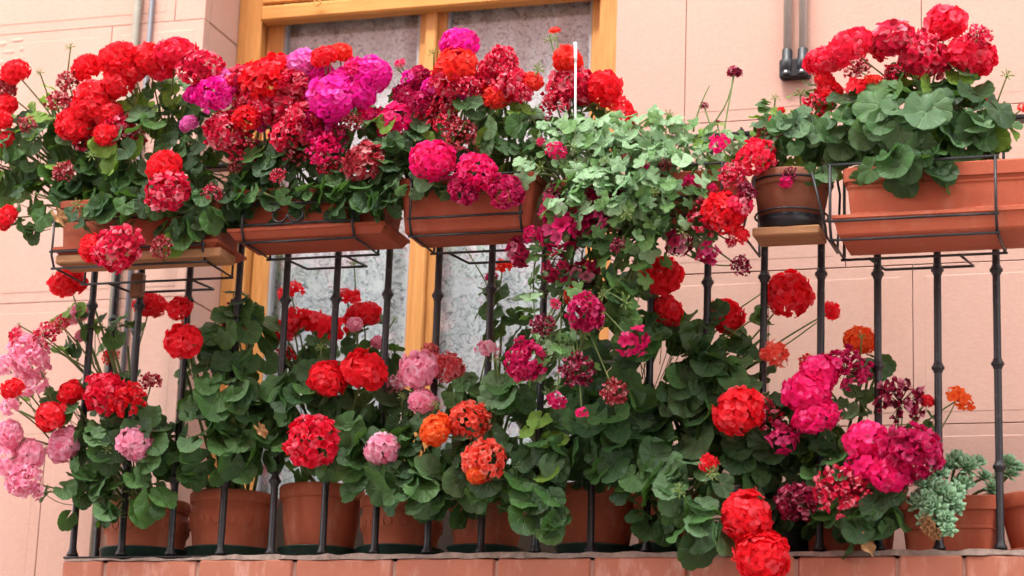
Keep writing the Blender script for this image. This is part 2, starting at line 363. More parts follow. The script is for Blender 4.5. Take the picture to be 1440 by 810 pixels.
gm.l(gm.math('MULTIPLY_ADD', gm.math('POWER', lw.outputs['Facing'], 4.0), 0.7, 0.16), mx.inputs[0]); gm.l(tb.outputs[0], mx.inputs[1]); gm.l(gl.outputs[0], mx.inputs[2]); gm.l(mx.outputs[0], gm.out.inputs['Surface'])
GLASS = gm.m
xmm = (xm0+xm1)/2
sash(xfl+0.001, xmm-0.002, 0.05, 0.036); sash(xmm+0.002, xfr-0.001, 0.036, 0.03)
b = MB(); b.box((xmm-0.016, RY-0.006, -0.1), (xmm+0.016, RY+0.011, zt+0.03), 0.004); b.build('mullion', WOOD, win)

# lace curtains and the dim room behind
lm = NM('lace'); tc = lm.n('ShaderNodeTexCoord'); nz = lm.n('ShaderNodeTexNoise'); nz.inputs['Scale'].default_value = 30; nz.inputs['Detail'].default_value = 1
mp = lm.n('ShaderNodeMapping'); mp.inputs['Scale'].default_value = (1, 0.2, 1); lm.l(tc.outputs['Object'], mp.inputs[0]); lm.l(mp.outputs[0], nz.inputs['Vector'])
nz.inputs['Distortion'].default_value = 1.1
f1 = lm.math('ABSOLUTE', lm.math('SUBTRACT', lm.math('FRACT', lm.math('MULTIPLY', nz.outputs['Fac'], 4.5)), 0.5))
n2 = lm.n('ShaderNodeTexNoise'); n2.inputs['Scale'].default_value = 95; lm.l(mp.outputs[0], n2.inputs['Vector'])
thread = lm.math('MULTIPLY', lm.ramp(f1, [(0.03, 0.0), (0.13, 1.0)]), lm.ramp(n2.outputs['Fac'], [(0.3, 0.55), (0.5, 1.0)]))
lm.base(lm.mix(thread, (0.36, 0.40, 0.45), (0.92, 0.95, 0.98))); lm.set(0.9, 0.1); lm.bump(thread, 0.12, 0.002)
tr = lm.n('ShaderNodeBsdfTransparent'); mx = lm.n('ShaderNodeMixShader'); lm.l(lm.ramp(thread, [(0, 0.2), (1, 0.02)]), mx.inputs[0]); lm.l(lm.p.outputs[0], mx.inputs[1]); lm.l(tr.outputs[0], mx.inputs[2]); lm.l(mx.outputs[0], lm.out.inputs['Surface'])
def curtain(x0, x1, label, ph):
    m = MB(); n = 70; vs = []; fs = []
    zz = [0.0, 0.3, 0.6, 0.9, 1.2, 1.5, 1.8, 2.1]
    for i in range(n+1):
        t = i/n; x = x0+(x1-x0)*t
        for z in zz:
            y = RY+0.070 + 0.010*math.sin(t*21+ph+z*0.5) + 0.006*math.sin(t*47+ph*2-z)
            vs.append((x, y, z-0.08))
    k = len(zz)
    for i in range(n):
        for j in range(k-1): fs.append((i*k+j, (i+1)*k+j, (i+1)*k+j+1, i*k+j+1))
    m.add(vs, fs); tag(m.build('lace_curtain', lm.m, None, True), label, 'curtain', 'lace curtains')
curtain(xfl+0.02, xmm-0.004, 'white lace curtain behind the pane beside the recessed stone reveal', 0.3)
curtain(xmm+0.004, xfr-0.01, 'white lace curtain behind the pane beside the bare stone wall', 1.9)
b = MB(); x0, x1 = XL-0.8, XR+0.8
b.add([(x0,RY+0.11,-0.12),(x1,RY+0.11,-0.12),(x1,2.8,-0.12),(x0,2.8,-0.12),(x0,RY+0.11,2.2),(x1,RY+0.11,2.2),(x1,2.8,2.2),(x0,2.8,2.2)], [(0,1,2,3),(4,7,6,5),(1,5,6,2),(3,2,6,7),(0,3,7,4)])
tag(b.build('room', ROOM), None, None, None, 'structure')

# pipes on the wall
def pipe(name, px, py, r, z0, label, mat, cat='pipe', group=None):
    p = at(px, py, WY-r-0.004); m = MB(); m.tube([(p.x, p.y, z0), (p.x, p.y, 1.9)], r, 12); return p, tag(m.build(name, mat, None, True), label, cat, group)
pipe('wall_pipe', 189, 60, 0.0105, -0.1, 'thick olive grey pipe climbing the wall behind the leftmost red geraniums', PIPEO)
pipe('wall_cable', 209, 60, 0.0062, -0.1, 'thin slate cable running up the wall beside the olive grey pipe', PIPE2, 'cable')
pa = at(1107, 70, WY-0.02); pb = at(1129, 70, WY-0.02)
pp = empty('twin_conduit', (pa.x, WY, pa.z), 'pair of grey conduits ending in a black wall clamp', 'conduit')
for q in (pa, pb):
    m = MB(); m.tube([(q.x, WY-0.02, at(1107, 74, WY).z), (q.x, WY-0.02, 1.9)], 0.0095, 12); m.build('tube', PIPE, pp, True)
zb = at(1107, 108, WY).z
for q in (pa, pb):
    m = MB(); m.lathe([(0.0, -0.012), (0.008, -0.012), (0.0145, -0.008), (0.0145, 0.002), (0.012, 0.006), (0.0155, 0.01), (0.0155, 0.032), (0.0125, 0.036), (0.0125, 0.058), (0.0098, 0.062)], 16, (q.x, WY-0.02, zb)); cl = m.build('clamp', BLACKP, pp, True)
    m = MB(); m.tube([(q.x, WY-0.037, zb), (q.x, WY-0.031, zb)], 0.0042, 10); m.build('bolt', STEEL, cl, True)
m = MB(); m.box((pa.x-0.018, WY-0.028, zb-0.012), (pb.x+0.018, WY-0.002, zb+0.036), 0.004); m.build('clamp_plate', BLACKP, pp)

# ------------------------------------------------------------------ balcony slab, railing
SX0 = at(88, 800, -0.03).x
slab = empty('balcony_slab', (0, 0, -0.2), 'balcony ledge edged with worn terracotta bricks under the iron railing', 'balcony')
b = MB(); b.box((SX0+0.02, -0.034, -0.20), (3.0, WY-0.002, -0.014)); b.build('mortar_bed', MORTAR, slab)
jx = [SX0, at(143, 800, -0.05).x, at(275, 800, -0.05).x, at(410, 800, -0.05).x, at(552, 800, -0.05).x, at(695, 800, -0.05).x, at(830, 800, -0.05).x, at(967, 800, -0.05).x, at(1118, 800, -0.05).x, at(1261, 800, -0.05).x, at(1355, 800, -0.05).x, at(1500, 800, -0.05).x, at(1650, 800, -0.05).x, at(1800, 800, -0.05).x]
for a, c in zip(jx, jx[1:]):
    for row in range(3):
        m = MB(); g_ = rnd.uniform(0.003, 0.006); o_ = rnd.uniform(-0.003, 0.002); sh = 0.06*row
        m.box((a+g_+sh, -0.040+o_, -0.062-row*0.062), (c-g_+sh, -0.018, -0.009-row*0.062), 0.004); m.build('brick', BRICK, slab)
XRUST = at(300, 790, 0).x
m = MB(); n = 160; vs = []; fs = []
for i in range(n+1):           # crusty mortar skim on top of the bricks
    x = SX0+0.005+(2.9-SX0)*i/n; zt_ = (0.003 if x > XRUST else -0.0035)+rnd.uniform(-0.003, 0.003); yy = -0.041+rnd.uniform(-0.004, 0.004)
    vs += [(x, yy, -0.0085+rnd.uniform(-.002,.001)), (x, yy+0.004, zt_), (x, WY-0.003, -0.004)]
for i in range(n): fs += [(i*3, i*3+3, i*3+4, i*3+1), (i*3+1, i*3+4, i*3+5, i*3+2)]
m.add(vs, fs); m.build('mortar_skim', mat_plain('grey_crust', (0.26, 0.20, 0.165), 0.95, 0.1, var=0.8, s=55), slab)

S = 0.125; TOP = 0.93
rail = empty('iron_railing', (0, 0, 0), 'black iron balcony railing of round bars with collars', 'railing')
m = MB(); m.box((SX0-0.01, -0.016, 0.0), (2.6, 0.016, 0.005), 0.0015); m.build('bottom_rail', IRON, rail)
m = MB(); m.box((SX0, -0.018, TOP), (2.6, 0.018, TOP+0.012), 0.003); m.build('top_rail', IRON, rail)
XC = -9*S
m = MB(); m.box((XC-0.014, 0.017, 0.0), (XC+0.014, WY, 0.008), 0.002); m.build('side_rail', IRON, rail)
m = MB(); m.box((XC-0.014, 0.019, TOP), (XC+0.014, WY, TOP+0.012), 0.002); m.build('side_top_rail', IRON, rail)
bar_prof = [(0.0, 0.008), (0.014, 0.008), (0.0135, 0.013), (0.0098, 0.02), (0.0082, 0.03), (0.0082, TOP)]
bm_ = MB(); bm_.lathe(bar_prof, 12); bar_me = bm_.mesh('bar', IRON, True)
cm_ = MB(); cm_.lathe([(0.0083, -0.012), (0.0102, -0.009), (0.0102, -0.006), (0.0138, -0.003), (0.0138, 0.003), (0.0102, 0.006), (0.0102, 0.009), (0.0083, 0.012)], 14); col_me = cm_.mesh('collar', IRON, True)
def bar(x, y, zs):
    o = link('bar', bar_me, rail, (x, y, 0)); o.rotation_euler = (rnd.uniform(-.003,.003), rnd.uniform(-.005,.005), rnd.uniform(0,3))
    for z in zs:
        c = bpy.data.objects.new('collar', col_me); COL.objects.link(c); c.parent = o; c.location = (0, 0, z+rnd.uniform(-0.008, 0.008))
for i in range(20): bar((i-9)*S, 0, (0.185, 0.40, 0.605) if i > 13 else (0.18, 0.605))
for k_ in (1, 2): bar(XC, 0.115*k_, (0.605,))

# ------------------------------------------------------------------ pots and planters
def trough(name, x0, x1, yf, yb, z0, z1, label, mat, group, taper=0.012, rim=0.018, ridges=()):
    c = empty(name, ((x0+x1)/2, (yf+yb)/2, z0), label, 'planter', group)
    def ring(z, ins, rr=0.012):
        a, b_, c_, d = x0+ins, x1-ins, yf+ins, yb-ins; out = []
        for cx, cy, st in ((b_-rr, c_+rr, -90), (b_-rr, d-rr, 0), (a+rr, d-rr, 90), (a+rr, c_+rr, 180)):
            for q in range(4): an = math.radians(st+30*q); out.append((cx+rr*math.cos(an), cy+rr*math.sin(an), z))
        return out
    def skin(rs, cap0=False, cap1=False):
        m = MB(); vs = [p for r in rs for p in r]; n = len(rs[0]); fs = []
        for k in range(len(rs)-1):
            for i in range(n): i2 = (i+1) % n; fs.append((k*n+i, k*n+i2, (k+1)*n+i2, (k+1)*n+i))
        if cap0: fs.append(tuple(range(n-1, -1, -1)))
        if cap1: fs.append(tuple((len(rs)-1)*n+i for i in range(n)))
        m.add(vs, fs); return m
    hh = z1-z0; prof = [(z0, taper+0.004), (z0+0.004, taper)]
    for f_ in ridges:
        t_ = taper*(1-f_)+0.004*f_; zz = z0+f_*hh; prof += [(zz-0.004, t_), (zz-0.002, t_-0.0025), (zz+0.002, t_-0.0025), (zz+0.004, t_)]
    prof.append((z1-rim, 0.005))
    skin([ring(z, i) for z, i in prof], True).build('body', mat, c)
    skin([ring(z1-rim, 0.004), ring(z1-rim, 0.0), ring(z1-0.003, -0.001), ring(z1, 0.002), ring(z1, 0.008), ring(z1-0.03, 0.011)]).build('rim', mat, c)
    skin([ring(z1-0.026, 0.0115), ring(z1-0.022, 0.02)], False, True).build('soil', SOIL, c)
    return c
def tray(x0, x1, yf, yb, z0, z1, label, mat, group='drip trays'):
    m = MB()
    def ring(z, ins): return [(x0+ins, yf+ins, z), (x1-ins, yf+ins, z), (x1-ins, yb-ins, z), (x0+ins, yb-ins, z)]
    rs = [ring(z0, 0.012), ring(z0+0.004, 0.009), ring(z1-0.008, 0.002), ring(z1-0.007, -0.002), ring(z1, -0.002), ring(z1, 0.004), ring(z0+0.006, 0.013)]
    vs = [p for r in rs for p in r]; fs = []
    for k in range(len(rs)-1):
        for i in range(4): i2 = (i+1) % 4; fs.append((k*4+i, k*4+i2, k*4+4+i2, k*4+4+i))
    fs += [(3, 2, 1, 0), (24, 25, 26, 27)]; m.add(vs, fs); tag(m.build('drip_tray', mat), label, 'tray', group)
def round_pot(x, y, z0, r0, r1, h, label, mat, group, style=0):
    c = empty('flower_pot', (x, y, z0), label, 'pot', group); m = MB(); rim = 0.032 if style == 0 else 0.026
    r = lambda t: r0+(r1-r0)*t
    if style == 0: prof = [(0, 0), (r0-0.004, 0), (r0, 0.004), (r(0.5)+0.002, h*0.5), (r(1)-0.004, h-rim)]
    else: prof = [(0, 0), (r0+0.002, 0), (r0+0.006, 0.005), (r0+0.006, 0.011), (r0+0.001, 0.015), (r0+0.002, 0.024), (r0+0.006, 0.028), (r0+0.004, 0.034), (r(0.45)+0.003, h*0.45), (r(0.5)+0.006, h*0.47), (r(0.7)+0.006, h*0.70), (r(0.72)+0.002, h*0.73), (r(1)-0.004, h-rim)]
    m.lathe(prof, 36, (x, y, z0)); m.build('body', mat, c, True)
    m = MB(); m.lathe([(r1-0.005, h-rim-0.001), (r1+0.001, h-rim), (r1+0.003, h-rim+0.004), (r1+0.004, h-0.005), (r1+0.001, h), (r1-0.006, h), (r1-0.010, h-0.008), (r1-0.014, h-0.045)], 36, (x, y, z0)); m.build('rim', mat, c, True)
    m = MB(); m.lathe([(r1-0.013, h-0.034), (r1*0.5, h-0.028), (0, h-0.026)], 24, (x, y, z0)); m.build('soil', SOIL, c, True)
    if style == 1:
        for q in range(16):   # pressed leaf-and-scallop relief round the belly
            an = 2*math.pi*q/16; rr = r(0.58)+0.0062; m = MB(); pts = []
            for t_ in range(9):
                bb = an+0.13*math.cos(math.pi*t_/4)*0.9; pts.append((x+rr*math.cos(bb), y+rr*math.sin(bb), z0+h*0.585+0.014*math.sin(math.pi*t_/4)))
            m.tube(pts, 0.0017, 4); m.build('relief', mat, c, True)
    return c
def saucer(x, y, z0, r, h, label, mat, group='saucers'):
    m = MB(); m.lathe([(0, 0), (r-0.012, 0), (r-0.008, 0.002), (r, h-0.004), (r+0.003, h-0.003), (r+0.003, h), (r-0.003, h), (r-0.011, 0.005), (0, 0.004)], 36, (x, y, z0)); tag(m.build('pot_saucer', mat, None, True), label, 'saucer', group)

ZF = -0.003
pot_px = [  # centre px, rim radius, base radius, height, style, label
 (205, 0.098, 0.086, 0.150, 1, 'relief-banded clay pot standing next to the railing corner'),
 (325, 0.100, 0.086, 0.165, 1, 'relief-banded clay pot second from the railing corner'),
 (449, 0.096, 0.074, 0.178, 0, 'plain bright clay pot with a thick rim under the crimson rose flower ball'),
 (563, 0.094, 0.078, 0.150, 1, 'relief-banded clay pot under the pale pink flower ball'),
 (683, 0.086, 0.066, 0.150, 0, 'plain dusky clay pot below the orange geraniums'),
 (838, 0.088, 0.070, 0.170, 0, 'plain clay pot in shade under the trailing ivy geranium'),
 (945, 0.085, 0.068, 0.150, 0, 'clay pot hidden under the low light green leaf cluster')]
SAUC = ['dark green saucer under the ' + s for s in ('relief-banded pot at the railing corner', 'second pot from the railing corner', 'plain bright thick-rimmed pot', 'pot below the pale pink flower ball', 'dusky pot below the orange geraniums', 'shaded pot below the ivy geranium', 'pot hidden by the light green cluster')]
POTS = []
for i, (px, r1, r0, hh, st, lab) in enumerate(pot_px):
    p = at(px, 770, 0.135); saucer(p.x, 0.135, ZF, r0+0.020, 0.040, SAUC[i], GREENP)
    round_pot(p.x, 0.135, ZF+0.006, r0, r1, hh, lab, POT, 'clay pots along the ledge', st); POTS.append(V((p.x, 0.135, ZF+hh)))
p = at(1092, 770, 0.16); round_pot(p.x, 0.16, ZF, 0.085, 0.10, 0.17, 'added black pot standing in for the deep shade behind the lowest scarlet heads', BLACKP, None, 0)  # unseen pot, added to blacken the shaded gap on the ledge
# rectangular planters on the ledge
a = at(1262, 760, 0.06).x; c = at(1402, 760, 0.06).x
trough('ledge_planter', a, c, 0.055, 0.20, ZF+0.014, ZF+0.135, 'ribbed terracotta planter on the ledge holding the pale succulent', CLAYB, 'ledge planters', 0.016, 0.03, (0.45,))
tray(a-0.008, c-0.012, 0.048, 0.207, ZF, ZF+0.012, 'flat clay tray under the succulent planter', CLAYB)
a2 = at(1128, 760, 0.07).x; c2 = at(1252, 760, 0.07).x
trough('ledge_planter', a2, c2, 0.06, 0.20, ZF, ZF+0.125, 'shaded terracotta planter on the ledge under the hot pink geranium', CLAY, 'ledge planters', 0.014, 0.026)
p = at(1466, 760, 0.13); saucer(p.x, 0.13, ZF, 0.085, 0.022, 'orange clay saucer at the far end of the ledge beside the succulent planter', CLAYB)
round_pot(p.x, 0.13, ZF+0.005, 0.06, 0.088, 0.135, 'orange clay pot with a flared rim beside the succulent planter', CLAYB, 'clay pots along the ledge', 0)

# planters hung on the outside of the railing
YF, YB = -0.205, -0.05
def hung(x0p, x1p, ytop, ybot, yb_at=None):
    xm_ = (x0p+x1p)/2
    return at(x0p, ybot, YF).x, at(x1p, ybot, YF).x, at(xm_, ybot, YF).z, at(xm_, ytop, YF).z
def rack(name, x0, x1, z0, h, label, xs=None, foot=True, scroll=False, yf=YF, yb=YB):
    c = empty(name, ((x0+x1)/2, 0, z0), label, 'planter rack', 'wire planter racks'); r = 0.0032
    e = 0.006; zf = z0-e
    for x in (xs or (x0+0.03, x1-0.03)):
        m = MB(); m.tube([(x, 0.022, TOP-0.03), (x, 0.022, TOP+0.016), (x, -0.024, TOP+0.016), (x, yb+e, TOP-0.03), (x, yb+e, zf), (x, yf+0.01, zf), (x, yf-e, zf+0.025), (x, yf-e, z0+h)], r, 6); m.build('hoop', IRON, c, True)
    X0, X1 = (xs[0], xs[-1]) if xs else (x0+0.03, x1-0.03)
    for y, z in ((yf-e, z0+0.028), (yf+0.008, zf-0.003), (yb, zf-0.003), (yf-e, z0+h)):
        m = MB(); m.tube([(X0-0.006, y, z), (X1+0.006, y, z)], r*0.9, 6); m.build('crossbar', IRON, c, True)
    if foot:
        f0 = X0+(X1-X0)*0.22; f1 = X0+(X1-X0)*0.78; m = MB(); m.tube([(f0-0.02, yb, zf-0.002), (f0, 0.04, zf-0.004), (f1, 0.04, zf-0.004), (f1-0.02, yb, zf-0.002)], r, 6); m.build('foot_loop', IRON, c, True)
    if scroll:
        xm_ = X0+(X1-X0)*0.42
        for s in (-1, 1):
            m = MB(); m.tube([(xm_+s*(0.021-0.0*q+0.021*math.cos(math.pi+q*0.45)*(1-q*0.035)), yf-e-0.004, z0+0.045-0.021*math.sin(q*0.45)*(1-q*0.035)+0.004) for q in range(12)], 0.0026, 5); m.build('scroll', IRON, c, True)
    return c
G = 'planters hung on the railing'
x0, x1, z0, z1 = hung(78, 304, 288, 342); B1 = (x0, x1, z1)
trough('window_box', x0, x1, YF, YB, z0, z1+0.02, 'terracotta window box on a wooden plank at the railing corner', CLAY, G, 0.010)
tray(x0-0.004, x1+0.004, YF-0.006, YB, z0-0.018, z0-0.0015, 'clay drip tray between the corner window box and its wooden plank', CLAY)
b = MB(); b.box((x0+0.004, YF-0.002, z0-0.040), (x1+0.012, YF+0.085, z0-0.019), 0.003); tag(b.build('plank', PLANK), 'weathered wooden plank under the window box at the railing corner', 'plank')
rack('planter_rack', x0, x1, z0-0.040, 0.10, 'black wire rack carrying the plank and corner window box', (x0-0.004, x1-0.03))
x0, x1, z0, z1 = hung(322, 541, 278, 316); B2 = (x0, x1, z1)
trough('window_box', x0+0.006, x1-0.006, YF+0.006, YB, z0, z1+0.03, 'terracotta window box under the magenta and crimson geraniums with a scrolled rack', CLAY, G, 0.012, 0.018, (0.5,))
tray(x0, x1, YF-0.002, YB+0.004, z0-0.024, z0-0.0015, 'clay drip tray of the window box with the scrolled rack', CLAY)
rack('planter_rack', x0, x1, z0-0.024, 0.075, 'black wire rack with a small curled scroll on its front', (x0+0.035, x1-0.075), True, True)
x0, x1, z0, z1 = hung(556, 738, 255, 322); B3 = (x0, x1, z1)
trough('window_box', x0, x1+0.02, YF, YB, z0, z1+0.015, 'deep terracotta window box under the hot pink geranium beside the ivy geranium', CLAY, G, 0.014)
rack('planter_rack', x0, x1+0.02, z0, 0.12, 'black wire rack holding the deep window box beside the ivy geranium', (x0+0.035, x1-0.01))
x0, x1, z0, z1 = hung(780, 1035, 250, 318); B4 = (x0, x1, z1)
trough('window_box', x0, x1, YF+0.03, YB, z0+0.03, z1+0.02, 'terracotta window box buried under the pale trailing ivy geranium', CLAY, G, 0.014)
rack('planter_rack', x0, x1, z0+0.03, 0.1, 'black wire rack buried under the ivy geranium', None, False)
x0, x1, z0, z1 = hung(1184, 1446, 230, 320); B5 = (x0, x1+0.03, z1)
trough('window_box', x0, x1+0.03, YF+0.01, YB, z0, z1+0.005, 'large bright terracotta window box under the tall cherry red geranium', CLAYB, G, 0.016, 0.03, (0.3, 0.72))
tray(x0-0.018, x1+0.05, YF-0.010, YB+0.014, z0-0.0085, z0+0.034, 'ribbed drip tray under the large bright window box', CLAYB)
rack('planter_rack', x0-0.012, x1, z0-0.009, 0.15, 'black wire rack holding the large bright window box', (x0-0.022, at(1402, 300, YF).x), True, yf=YF-0.012)
pc = at(1113, 325, -0.11); PR = at(1113, 250, -0.11).z-pc.z
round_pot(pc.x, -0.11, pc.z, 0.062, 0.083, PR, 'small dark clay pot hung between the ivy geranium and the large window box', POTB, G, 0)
m = MB(); m.lathe([(0, -0.002), (0.066, -0.002), (0.072, 0.026), (0.068, 0.026), (0.063, -0.0005), (0, -0.0005)], 28, (pc.x, -0.11, pc.z-0.003)); tag(m.build('pot_saucer', BLACKP, None, True), 'black plastic saucer under the small hung clay pot', 'saucer', 'saucers')
b = MB(); b.box((pc.x-0.072, -0.175, pc.z-0.026), (pc.x+0.072, -0.085, pc.z-0.0065), 0.003); tag(b.build('plank', PLANK), 'short wooden board under the small hung clay pot', 'plank')
c = empty('pot_holder', (pc.x, 0, pc.z), 'black wire holder round the small hung clay pot', 'pot holder', 'wire planter racks')
for s in (-1, 1):
    m = MB(); m.tube([(pc.x+s*0.06, 0.02, TOP-0.03), (pc.x+s*0.06, 0.02, TOP+0.016), (pc.x+s*0.06, -0.02, TOP+0.016), (pc.x+s*0.09, -0.025, pc.z+0.10), (pc.x+s*0.085, -0.03, pc.z-0.031), (pc.x+s*0.085, -0.17, pc.z-0.031), (pc.x+s*0.088, -0.195, pc.z-0.02), (pc.x+s*0.06, -0.2, pc.z+0.10)], 0.0028, 6); m.build('hoop', IRON, c, True)
for z in (0.03, 0.10):
    m = MB(); rr = 0.088 if z > 0.05 else 0.078; m.tube([(pc.x+rr*math.cos(q*math.pi/12), -0.11+rr*math.sin(q*math.pi/12), pc.z+z) for q in range(25)], 0.0026, 6); m.build('ring', IRON, c, True)

# white stake, little wooden block
p0, p1 = at(811, 186, -0.19), at(809, 60, -0.19)
m = MB(); m.tube([p0 - V((0, 0, 0.12)), p0.lerp(p1, 0.8)], 0.0024, 8); m.tube([p0.lerp(p1, 0.78), p0.lerp(p1, 0.84), p0.lerp(p1, 0.97), p1], 0.0032, 8, 0.0046); tag(m.build('plant_stake', WHITE, None, True), 'slim white plastic stake standing among the ivy geranium leaves', 'stake')
p = at(193, 403, -0.025); m = MB(); m.box((p.x-0.016, -0.034, p.z-0.026), (p.x+0.016, -0.012, p.z+0.032), 0.003); tag(m.build('wooden_block', mat_wood('rusty_brown_wood', (0.13, 0.055, 0.025), (0.20, 0.09, 0.04))), 'small dark wooden block wedged under the corner plank', 'block')

# ------------------------------------------------------------------ leaf and flower shapes (shared by all plants)
def leaf_mesh(seed, ivy=False):
    q = random.Random(seed); n = 29 if not ivy else 26; gap = q.uniform(0.10, 0.34) if not ivy else 0.45
    rings = (0.0, 0.42, 0.78, 1.0); vs = []; uvs = []; fs = []
    cup = q.uniform(-0.22, 0.24); fold = q.uniform(-0.12, 0.38); pleat = q.uniform(0.03, 0.075); droop = q.uniform(-0.05, 0.40); tw = q.uniform(-0.25, 0.25); ph = q.uniform(0, 6)
    for k, rr in enumerate(rings):
        for i in range(n):
            t = i/(n-1); th = -math.pi+gap+(2*math.pi-2*gap)*t
            if ivy:
                lob = abs(math.cos(2.5*th)); R = 0.62+0.42*lob**0.8; R *= 0.82+0.18*math.cos(th*0.5)
            else:
                lob = abs(math.cos(3.5*th)); R = (0.86+0.10*lob**0.6)*(0.80+0.20*math.cos(th*0.55)**2) + 0.025*(i % 2)
                R *= 1+0.05*math.sin(3*th+ph)
            r = rr*R; x = r*math.cos(th); y = r*math.sin(th)
            z = cup*r*r + pleat*rr*rr*math.cos((7 if not ivy else 5)*th) + fold*abs(y)*0.6 - droop*max(0, x)**2 + tw*x*y + 0.05*rr*rr*math.sin(4*th+ph)
            vs.append((x, y, z)); uvs.append((t, rr))
    vs = [vs[0]]+vs[n:]; uvs = [(0.5, 0.0)]+uvs[n:]          # the inner ring is one point
    for i in range(n-1): fs.append((0, 1+i, 2+i))
    for k in range(len(rings)-2):
        for i in range(n-1): o = 1+k*n+i; fs.append((o, o+n, o+n+1, o+1))
    m = MB(); m.add(vs, fs, uvs=uvs); return m.mesh('leaf', LEAF['dark'] if not ivy else LEAF['ivy'], True, uv=True)
LM = [leaf_mesh(100+i) for i in range(10)]; IM = [leaf_mesh(200+i, True) for i in range(7)]

def frame(n, hint):
    z = n.normalized(); x = hint - z*hint.dot(z)
    if x.length < 1e-4: x = z.orthogonal()
    x.normalize(); return Matrix((x, z.cross(x), z)).transposed()
def petal(m, o, F, L, W, tilt, curl, q, tone, side=0.0):
    """one ruffled petal starting at o, lying along F's x axis, lifted by tilt"""
    us = (0.0, 0.40, 0.74, 1.0); ws = (0.18, 0.82, 1.0, 0.66); vs = []; tips = []
    jit = [q.uniform(-0.06, 0.06) for _ in range(12)]
    ca, sa = math.cos(tilt), math.sin(tilt)
    for a, u in enumerate(us):
        for b_, v in enumerate((-1, 0, 1)):
            x = u*L*(1-0.10*abs(v)*u) ; y = v*W*0.5*ws[a]; z = -curl*L*u*u + 0.16*W*abs(v)*u + jit[a*3+b_]*L*u*0.7
            p = F @ V((x*ca - z*sa, y, x*sa + z*ca)); vs.append(o+p); tips.append(u)
    fs = [(a*3+b_, a*3+b_+1, a*3+b_+4, a*3+b_+3) for a in range(3) for b_ in range(2)]
    m.add(vs, fs, tone, tips)
def floret(m, o, nrm, R, q, np_=5, tilt=0.35, curl=0.2, wide=0.95, tone=None, tv=0.25):
    hint = V((q.uniform(-1,1), q.uniform(-1,1), q.uniform(-1,1))); F0 = frame(nrm, hint); t0 = tone if tone is not None else q.random(); a0 = q.uniform(0, 6)
    for k in range(np_):
        an = a0+2*math.pi*k/np_+q.uniform(-.15,.15); F = F0 @ Matrix.Rotation(an, 3, 'Z')
        petal(m, o, F, R*q.uniform(0.85, 1.12), R*wide, tilt+q.uniform(-.22,.22), curl*q.uniform(0.3,1.6), q, min(1, max(0, t0+q.uniform(-tv, tv))))
def fib(n, q, pmax):
    out = []; zmin = math.cos(pmax)
    for i in range(n):
        z = 1-(1-zmin)*(i+0.5)/n; an = i*2.39996+q.uniform(-.25,.25); s = math.sqrt(max(0, 1-z*z))
        out.append(V((s*math.cos(an), s*math.sin(an), z+q.uniform(-.06,.06))).normalized())
    return out
def head_A(seed):      # full fresh globe of open florets
    q = random.Random(seed); m = MB(); lump = [V((q.uniform(-1,1),q.uniform(-1,1),q.uniform(-1,1))).normalized() for _ in range(3)]
    for d in fib(68, q, math.radians(134)):
        k = 0.68+0.24*max(d.dot(l) for l in lump)*q.uniform(0.5,1.2); n = (d+V((q.uniform(-.28,.28),q.uniform(-.28,.28),q.uniform(-.28,.28)))).normalized()
        floret(m, V((d.x*k, d.y*k, d.z*k*0.86)), n, q.uniform(0.25, 0.32), q, 5, q.uniform(0.10,0.55), 0.25, 1.0)
    return m.mesh('flower_head', PET['R'], True, attrs=True)
def head_B(seed):      # dense double globe of small curled petals
    q = random.Random(seed); m = MB()
    for d in fib(92, q, math.radians(138)):
        k = q.uniform(0.62, 0.88); n = (d+V((q.uniform(-.4,.4),q.uniform(-.4,.4),q.uniform(-.4,.4)))).normalized()
        floret(m, V((d.x*k, d.y*k, d.z*k*0.9)), n, q.uniform(0.19, 0.28), q, 6, q.uniform(0.3,1.05), q.uniform(-0.3,0.5), 0.9, None, 0.45)
    return m.mesh('flower_head', PET['K'], True, attrs=True)
def head_C(seed):      # fading: shrunken twisted petals, gaps
    q = random.Random(seed); m = MB()
    for d in fib(84, q, math.radians(135)):
        if q.random() < 0.06: continue
        k = q.uniform(0.55, 0.92); n = (d*0.8+V((q.uniform(-.6,.6),q.uniform(-.6,.6),q.uniform(-.8,.3)))).normalized()
        floret(m, V((d.x*k, d.y*k, d.z*k*0.9)), n, q.uniform(0.16, 0.27), q, 5, q.uniform(0.5,1.3), q.uniform(-0.2,0.4), 0.7, None, 0.5)
        if q.random() < 0.5: m.tube([V((0,0,-0.1)), d*k*0.95], 0.016, 3, tone=0.1, cap=False)
    return m.mesh('flower_head', PET['D'], True, attrs=True)
def head_D(seed):      # loose truss of few open florets
    q = random.Random(seed); m = MB(); n_ = q.randint(13, 17)
    for d in fib(n_, q, math.radians(118)):
        k = q.uniform(0.45, 0.78); n = (d+V((q.uniform(-.4,.4),q.uniform(-.4,.4),q.uniform(-.4,.4)))).normalized(); o = V((d.x*k, d.y*k, d.z*k*0.8))
        floret(m, o, n, q.uniform(0.34, 0.46), q, 5, q.uniform(0.2,0.7), 0.2, 0.72)
        m.tube([V((0,0,-0.25)), o*0.6+V((0,0,0.0)), o], 0.02, 3, tone=0.0, cap=False)
    return m.mesh('flower_head', PET['W'], True, attrs=True)
def head_E(seed):      # green bud umbel
    q = random.Random(seed); m = MB()
    for d in fib(11, q, math.radians(110)):
        k = q.uniform(0.6, 1.0); o = d*k; m.tube([V((0,0,-0.2)), o*0.6, o], 0.06, 4, cap=False); m.tube([o, o+d*0.16, o+d*0.36, o+d*0.5], 0.10, 5, 0.05); m.tube([o+d*0.1, o+d*0.3], 0.14, 5, 0.11)
    return m.mesh('bud_cluster', BUD, True)
